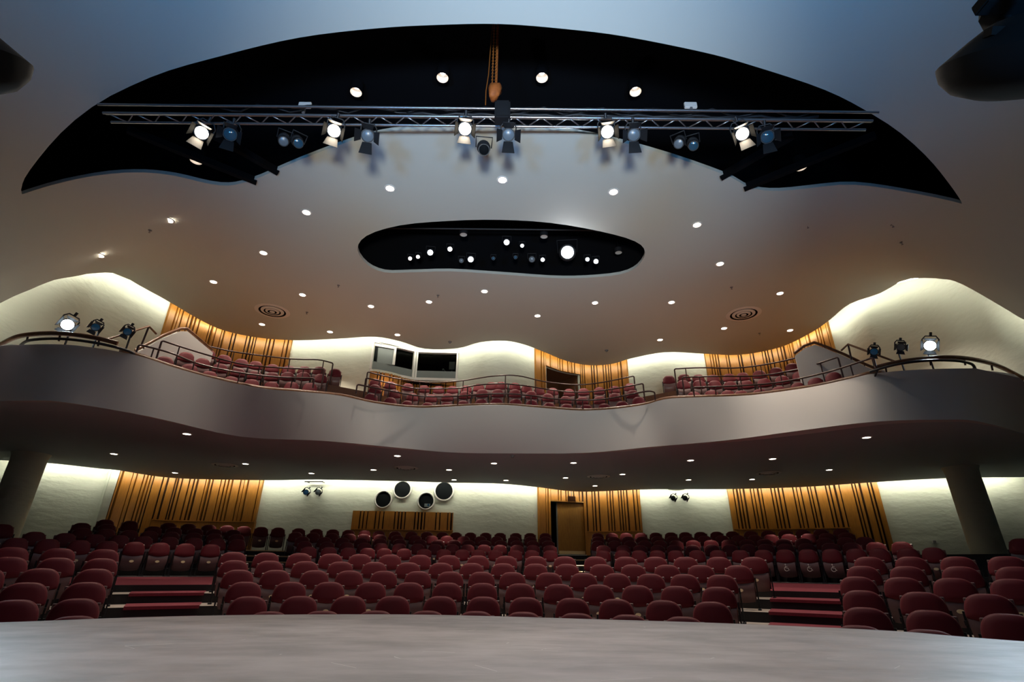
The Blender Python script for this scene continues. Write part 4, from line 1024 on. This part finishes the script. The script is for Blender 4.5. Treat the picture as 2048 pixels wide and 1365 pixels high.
def profile(loc, target, label, lens, L=.62, r=.09, group=None):
    t = thing('profile_spotlight', label, 'stage light', (0, 0, 0), group=group); aim(t, loc, target)
    bm = bmesh.new(); add_lathe(bm, [(0, L), (r*1.3, L-.03), (r*1.35, L*.62), (r*1.0, L*.55), (r*.95, .05), (r*1.12, .03), (r*1.12, 0), (r*.95, 0)], 18); bmesh.ops.recalc_face_normals(bm, faces=bm.faces[:])
    obj('housing', bm, M['blackmetal'], t, True, 35); lathe('lens', [(0, -.008), (r*.6, 0), (r*.95, .01)], lens, t, 20)
    tube('yoke', [(-r*1.5, 0, L*.6), (-r*1.6, r*2.0, L*.6), (r*1.6, r*2.0, L*.6), (r*1.5, 0, L*.6)], .012, M['blackmetal'], t); return t
profile(tpos(968, 300, 7.5), (-.3, 5.0, 5.5), 'black profile spotlight pointing down beside the chain hoist', M['glass_dark'], .6, .10)
for px, py, lb in ((582, 285, 'dark pair lamp under the left part of the truss'), (1372, 290, 'dark pair lamp under the right part of the truss')):
    for j, dx in enumerate((-15, 15)):
        profile(tpos(px+dx, py+(2 if j else -2), 7.5), (px/1024-1+dx*.05, 2, 1), ('%s %s, shiny lens' % (('left', 'right')[j], lb)), M['lens_blue'] if j else M['lens_grey'], .4, .085)
for px, lb in ((610, 'left'), (1381, 'right')):
    p = tpos(px, 211, 7.85); b = thing('junction_box', 'pale metal box on top of the %s part of the truss' % lb, 'junction box', p); box('box_body', (0, 0, 0), (.26, .06, .15), M['white'], b, bevel=.01); box('bracket', (0, 0, -.14), (.05, .05, .16), M['grey'], b)
for j, (xa, xb, yy) in enumerate(((-4.5, 3.8, .05), (-2.2, 6.2, .19))):
    c2_ = thing('power_cable', 'black cable bundle lying along the %s of the truss top' % ('front', 'back')[j], 'cable', (0, TY+yy, zt+.27)); bm = bmesh.new()
    add_tube(bm, [(xa+(xb-xa)*i/50, .02*math.sin(i*1.7+j), .02*math.sin(i*.9+j)) for i in range(51)], .03, 6); obj('cord', bm, M['blackmetal'], c2_, True)
cb = thing('power_cable', 'dark cable snaking along the top of the truss', 'cable', (0, TY+.14, zt+.33)); bm = bmesh.new()
add_tube(bm, [(-6+12*i/60, .09*math.sin(i*1.1), .012*math.sin(i*2.3)) for i in range(61)], .016, 6); obj('cord', bm, M['blackmetal'], cb, True)
# ---- chain hoist with orange chain bag
h = thing('chain_hoist', 'black chain hoist with an orange chain bag above the middle of the truss', 'hoist', tpos(1005, 226, 7.30))
O = h.location.copy()
box('motor_housing', (0, .02, .02), (.30, .26, .44), M['blackmetal'], h, bevel=.03)
bagp = aty(990, 180, 7.66)-O
bm = bmesh.new(); add_lathe(bm, [(0, -.22), (.10, -.20), (.15, -.05), (.13, .06), (.06, .14), (.02, .16)], 14, Matrix.Translation(bagp))
for v in bm.verts: v.co = bagp+(v.co-bagp)*(1+.16*math.sin(23*v.co.x+31*v.co.z)+.10*math.sin(41*v.co.y+9*v.co.z))
obj('chain_bag', bm, M['orange'], h, True)
top = RECZ-.02
def chain(x, zlo, zhi, nm):
    bm = bmesh.new(); z = zlo; i = 0
    while z < zhi:
        Mx = Matrix.Translation((x.x, x.y, z)) @ Matrix.Rotation(i*math.pi/2, 4, 'Z')
        ring = [Mx @ Vector((.016*math.cos(a), 0, .03*math.sin(a))) for a in [2*math.pi*j/8 for j in range(9)]]
        add_tube(bm, ring, .007, 5, False); z += .048; i += 1
    return obj(nm, bm, M['chain'], h, True)
c1 = aty(985, 150, 7.66)-O; c2 = aty(991.5, 150, 7.66)-O
chain(c1, bagp.z+.1, top-O.z, 'lifting_chain'); chain(c2, bagp.z+.1, top-O.z, 'lifting_chain')
c3 = aty(995, 100, 7.68)-O; c4 = aty(978, 140, 7.66)-O
tube('strap', [(c3.x, c3.y, bagp.z+.1), (c3.x, c3.y, top-O.z)], .018, M['orange'], h, 6)
tube('pull_line', [aty(971, 210, 7.66)-O, aty(972, 182, 7.66)-O, aty(977, 150, 7.66)-O, aty(983, 70, 7.66)-O, (c1.x, c1.y, top-O.z)], .010, M['chain'], h, 6)
# ---- recessed can lights up inside the black void
can = thing('can_light', 'recessed can light', 'downlight', (0, 0, -7), group='can lights inside the crescent slot')
lathe('can', [(.15, 0), (.15, .29)], M['cup'], can, 24); lathe('housing', [(.15, 0), (.165, 0), (.165, .31), (0, .31)], M['black'], can, 24); tube('stem', [(0, 0, .3), (0, 0, .5)], .03, M['black'], can, 6); lathe('lamp', [(0, .22), (.09, .22)], M['warmlens'], can, 18)
for i, (q, lb) in enumerate((((885, 156), 'left of the hoist chain'), ((1084, 156), 'right of the hoist chain'), ((712, 185), 'farther left'), ((1271, 184), 'farther right'))):
    p = atz(*q, 11.45); o = can if i == 0 else copy_tree(can, p); o.location = p; o['label'] = 'bright can light in the black crescent slot, '+lb
for q, lb in (((392, 322), 'lower left corner'), ((1602, 335), 'lower right corner')):
    p = aty(q[0], q[1], 10.7); o = copy_tree(can, p); o.location = p; tube('hanger', [(0, 0, .4), (0, 0, RECZ-p.z)], .03, M['black'], o, 6); o['label'] = 'can light half hidden by a beam in the %s of the crescent slot' % lb
# ---- black beams crossing the void
for q0, q1, lb in (((505, 361), (245, 255), 'outer left'), ((549, 341), (400, 262), 'inner left'), ((1449, 351), (1600, 285), 'inner right'), ((1496, 374), (1770, 290), 'outer right')):
    A = atceil(*q0)+Vector((0, 0, .02)); B = aty(*q1, 8.6); B.z = max(B.z, A.z+.2); d = B-A
    be = thing('catwalk_beam', '%s black beam crossing the crescent slot' % lb, 'beam', A); bm = bmesh.new()
    R = d.to_track_quat('X', 'Z').to_matrix().to_4x4(); add_box(bm, (d.length/2-.1, 0, 0), (d.length, .12, .16), R); obj('beam_body', bm, M['black'], be)
# ---- lamps inside the oval slot
bar = thing('lamp_bar', 'dark pipe inside the oval ceiling slot carrying spotlights', 'lamp bar', (-.4, 13.1, 9.55+ZC)); tube('bar', [(-3.6, 0, 0), (3.6, 0, 0)], .03, M['blackmetal'], bar)
kk = 700/2048
OVL = [(527, 285, 'warmlens', .055, 'leftmost small pinkish lamp'), (573, 275, 'warmlens', .055, 'second small pinkish lamp from the left'), (645, 250, 'whitelens', .085, 'large white lamp third from the left'), (760, 230, 'warmlens', .07, 'bright pinkish lamp fourth from the left'), (882, 290, 'whitelens', .085, 'large white lamp low in the left half'), (1092, 190, 'whitelens', .085, 'large white lamp high in the middle'), (1183, 210, 'whitelens', .055, 'small white lamp right of the middle'), (1240, 290, 'lens_grey', .08, 'greyish unlit lamp low right of the middle'), (1303, 292, 'whitelens', .06, 'small white lamp just left of the glaring spot'), (1014, 284, 'lens_blue', .05, 'dim blue lamp low in the middle'), (1144, 278, 'lens_blue', .05, 'dim blue lamp right of the middle'), (1565, 290, 'whitelens', .06, 'small white lamp just right of the glaring spot'), (1615, 302, 'whitelens', .07, 'white lamp farther right of the glaring spot'), (827, 298, 'lens_grey', .06, 'dull lamp beside the large white lamp at low left')]
for x, y, mt, r, lb in OVL:
    p = aty(640+x*kk, 420+y*kk, 13.0)
    profile(p, (p.x*.2, 1.0, 1.0), lb+' inside the oval ceiling slot', M[mt], .45, r, 'spotlights inside the oval slot')
p = aty(1135, 505, 12.9)
profile(p, (0, -1, 1.2), 'intensely glaring white spotlight at the right of the oval ceiling slot', M['star'], .5, .19, 'spotlights inside the oval slot')
spot('oval_beam', p+(Vector((0, -1, 1.2))-p).normalized()*.05, (0, 1.5, .8), 600, (.92, .95, 1), 36, .6, .1)
for q, lb in (((927, 470), 'left'), ((1088, 474), 'middle'), ((1237, 506), 'right')):
    p = atz(*q, 9.5); o = thing('can_light', 'unlit pale can opening in the roof of the oval slot, %s one' % lb, 'downlight', p, group='cans in the oval slot'); lathe('can', [(.11, 0), (.125, 0), (.125, .16), (0, .16)], M['blackmetal'], o, 20); tube('hanger', [(0, 0, .15), (0, 0, RECZ-p.z)], .02, M['black'], o, 6); lathe('reflector', [(0, .03), (.112, .01)], M['cup'], o, 20)
# ---- balcony end spotlights
def stand_lamp(px, py, d, tgt, label, lens, lit_=False, size=.075, base=None):
    p = atd(px, py, d); f = fresnel('par_can', p, tgt, label, lens, size, ('b', 't', 'l', 'r'), 'spotlights at the balcony ends', .3, yoke=True, doorlen=.07, openang=60, door_mat=M['blackmetal'])
    bx = thing('lamp_stand', 'short black stand under the '+label.replace(' spotlight', ' lamp').replace('unlit ', '').replace(' of the three', ''), 'stand', (p.x, p.y+.12, HF+ZC+.02)); hgt = max(.05, p.z-HF-ZC-.02)
    tube('post', [(0, 0, 0), (0, 0, hgt)], .02, M['blackmetal'], bx, 6); box('base', (0, 0, .01), (.22, .22, .02), M['blackmetal'], bx)
    return p
tl = (-1.0, 2.0, .8)
p = stand_lamp(135, 650, 13.9, tl, 'glaring cold white spotlight at the left balcony end', M['coldlens'], True, .11)
spot('balcony_beam', p+(Vector(tl)-p).normalized()*.05, (-3.4, 2.2, .8), 800, (.62, .84, 1), 40, .7, .1)
stand_lamp(191, 655, 13.7, (-2, 2, 1), 'unlit blue lensed spotlight left, middle of the three at the left balcony end', M['lens_blue'])
stand_lamp(255, 664, 13.6, (-1, 2, 1), 'unlit blue lensed spotlight, rightmost of the three at the left balcony end', M['lens_blue'])
tr_ = (1.0, 2.0, .8)
p = stand_lamp(1860, 692, 14.6, tr_, 'glaring cold white spotlight at the right balcony end', M['coldlens'], True, .11)
spot('balcony_beam', p+(Vector(tr_)-p).normalized()*.05, (3.4, 2.6, .8), 800, (.62, .84, 1), 40, .7, .1)
stand_lamp(1802, 695, 14.3, (3, 2, 1), 'unlit grey lensed spotlight, middle of the three at the right balcony end', M['lens_grey'])
stand_lamp(1748, 704, 14.1, (1, 2, 1), 'unlit blue lensed spotlight, leftmost of the three at the right balcony end', M['lens_blue'])
# ---- spotlight pairs on the lower wall
for px, py, lb, mts in ((634, 980, 'left', ('lens_blue', 'lens_grey')), (1352, 993, 'right', ('glass_dark', 'glass_dark'))):
    s, z = lw(px, py-14); p, t = along(lo_wall, s); n = Vector((-t.y, t.x, 0)); c = Vector((p.x-n.x*.28, p.y-n.y*.28, z))
    b = thing('lamp_bar', 'short wall bar carrying the %s pair of spotlights under the soffit' % lb, 'lamp bar', c, (0, 0, math.atan2(t.y, t.x)))
    tube('bar', [(-.36, 0, 0), (.36, 0, 0)], .022, M['blackmetal'], b, 8)
    for x in (-.3, .3): tube('wall_bracket', [(x, 0, 0), (x, .27, 0)], .018, M['blackmetal'], b, 6)
    for j, x in enumerate((-.22, .25)):
        fresnel('par_can', c+t*x+Vector((0, 0, -.40))-n*.05, (0, 1.5, 1.2), '%s spotlight of the %s wall pair under the soffit' % (('left', 'right')[j], lb), M[mts[j]], .085, ('l', 'r'), 'spotlights on the lower back wall', .6, doorlen=.07, openang=60)

# ---- big dark floodlights hanging close to the viewpoint
def flood(px, py, d, label, rx=.62):
    p = atd(px, py, d); f = thing('stage_floodlight', label, 'stage light', p, (rx, 0, 0), group='dark floodlights near the stage')
    lathe('bowl', [(.50, 0), (.475, -.07), (.41, -.14), (.29, -.19), (.14, -.215), (0, -.22)], M['silhouette'], f, 32)
    lathe('cone_top', [(.50, 0), (.36, .14), (.27, .22), (0, .23)], M['silhouette'], f, 32)
    tube('hanger', [(0, 0, .2), (-.05, 0, .45), (.02, .02, .95)], .03, M['silhouette'], f); lathe('clamp', [(0, -.1), (.13, -.08), (.16, .05), (.1, .14), (0, .15)], M['silhouette'], f, 12, Matrix.Translation((.02, .02, .85)))
    box('knob', (-.37, -.1, .12), (.08, .06, .05), M['silhouette'], f)
flood(2066, 118, 4.1, 'big black floodlight hanging at the upper right corner')
flood(-160, 100, 4.1, 'big black floodlight hanging at the upper left edge')

A = atd(1978, 82, 4.1); B = atd(2022, 20, 4.15)
hp = thing('hanging_clamp', 'black pipe and clamp above the floodlight at the upper right corner', 'clamp', A)
tube('pipe', [(0, 0, 0), B-A], .035, M['silhouette'], hp)
lathe('clamp_body', [(0, -.12), (.14, -.10), (.2, .0), (.16, .12), (0, .16)], M['silhouette'], hp, 10, Matrix.Translation(B-A+Vector((.05, 0, .05))))
box('clamp_jaw', tuple(B-A+Vector((-.12, 0, .06))), (.16, .12, .09), M['silhouette'], hp, bevel=.01)
tube('side_cable', [(.05, 0, .02), (.25, .02, .05), (.5, .05, .12)], .02, M['silhouette'], hp)
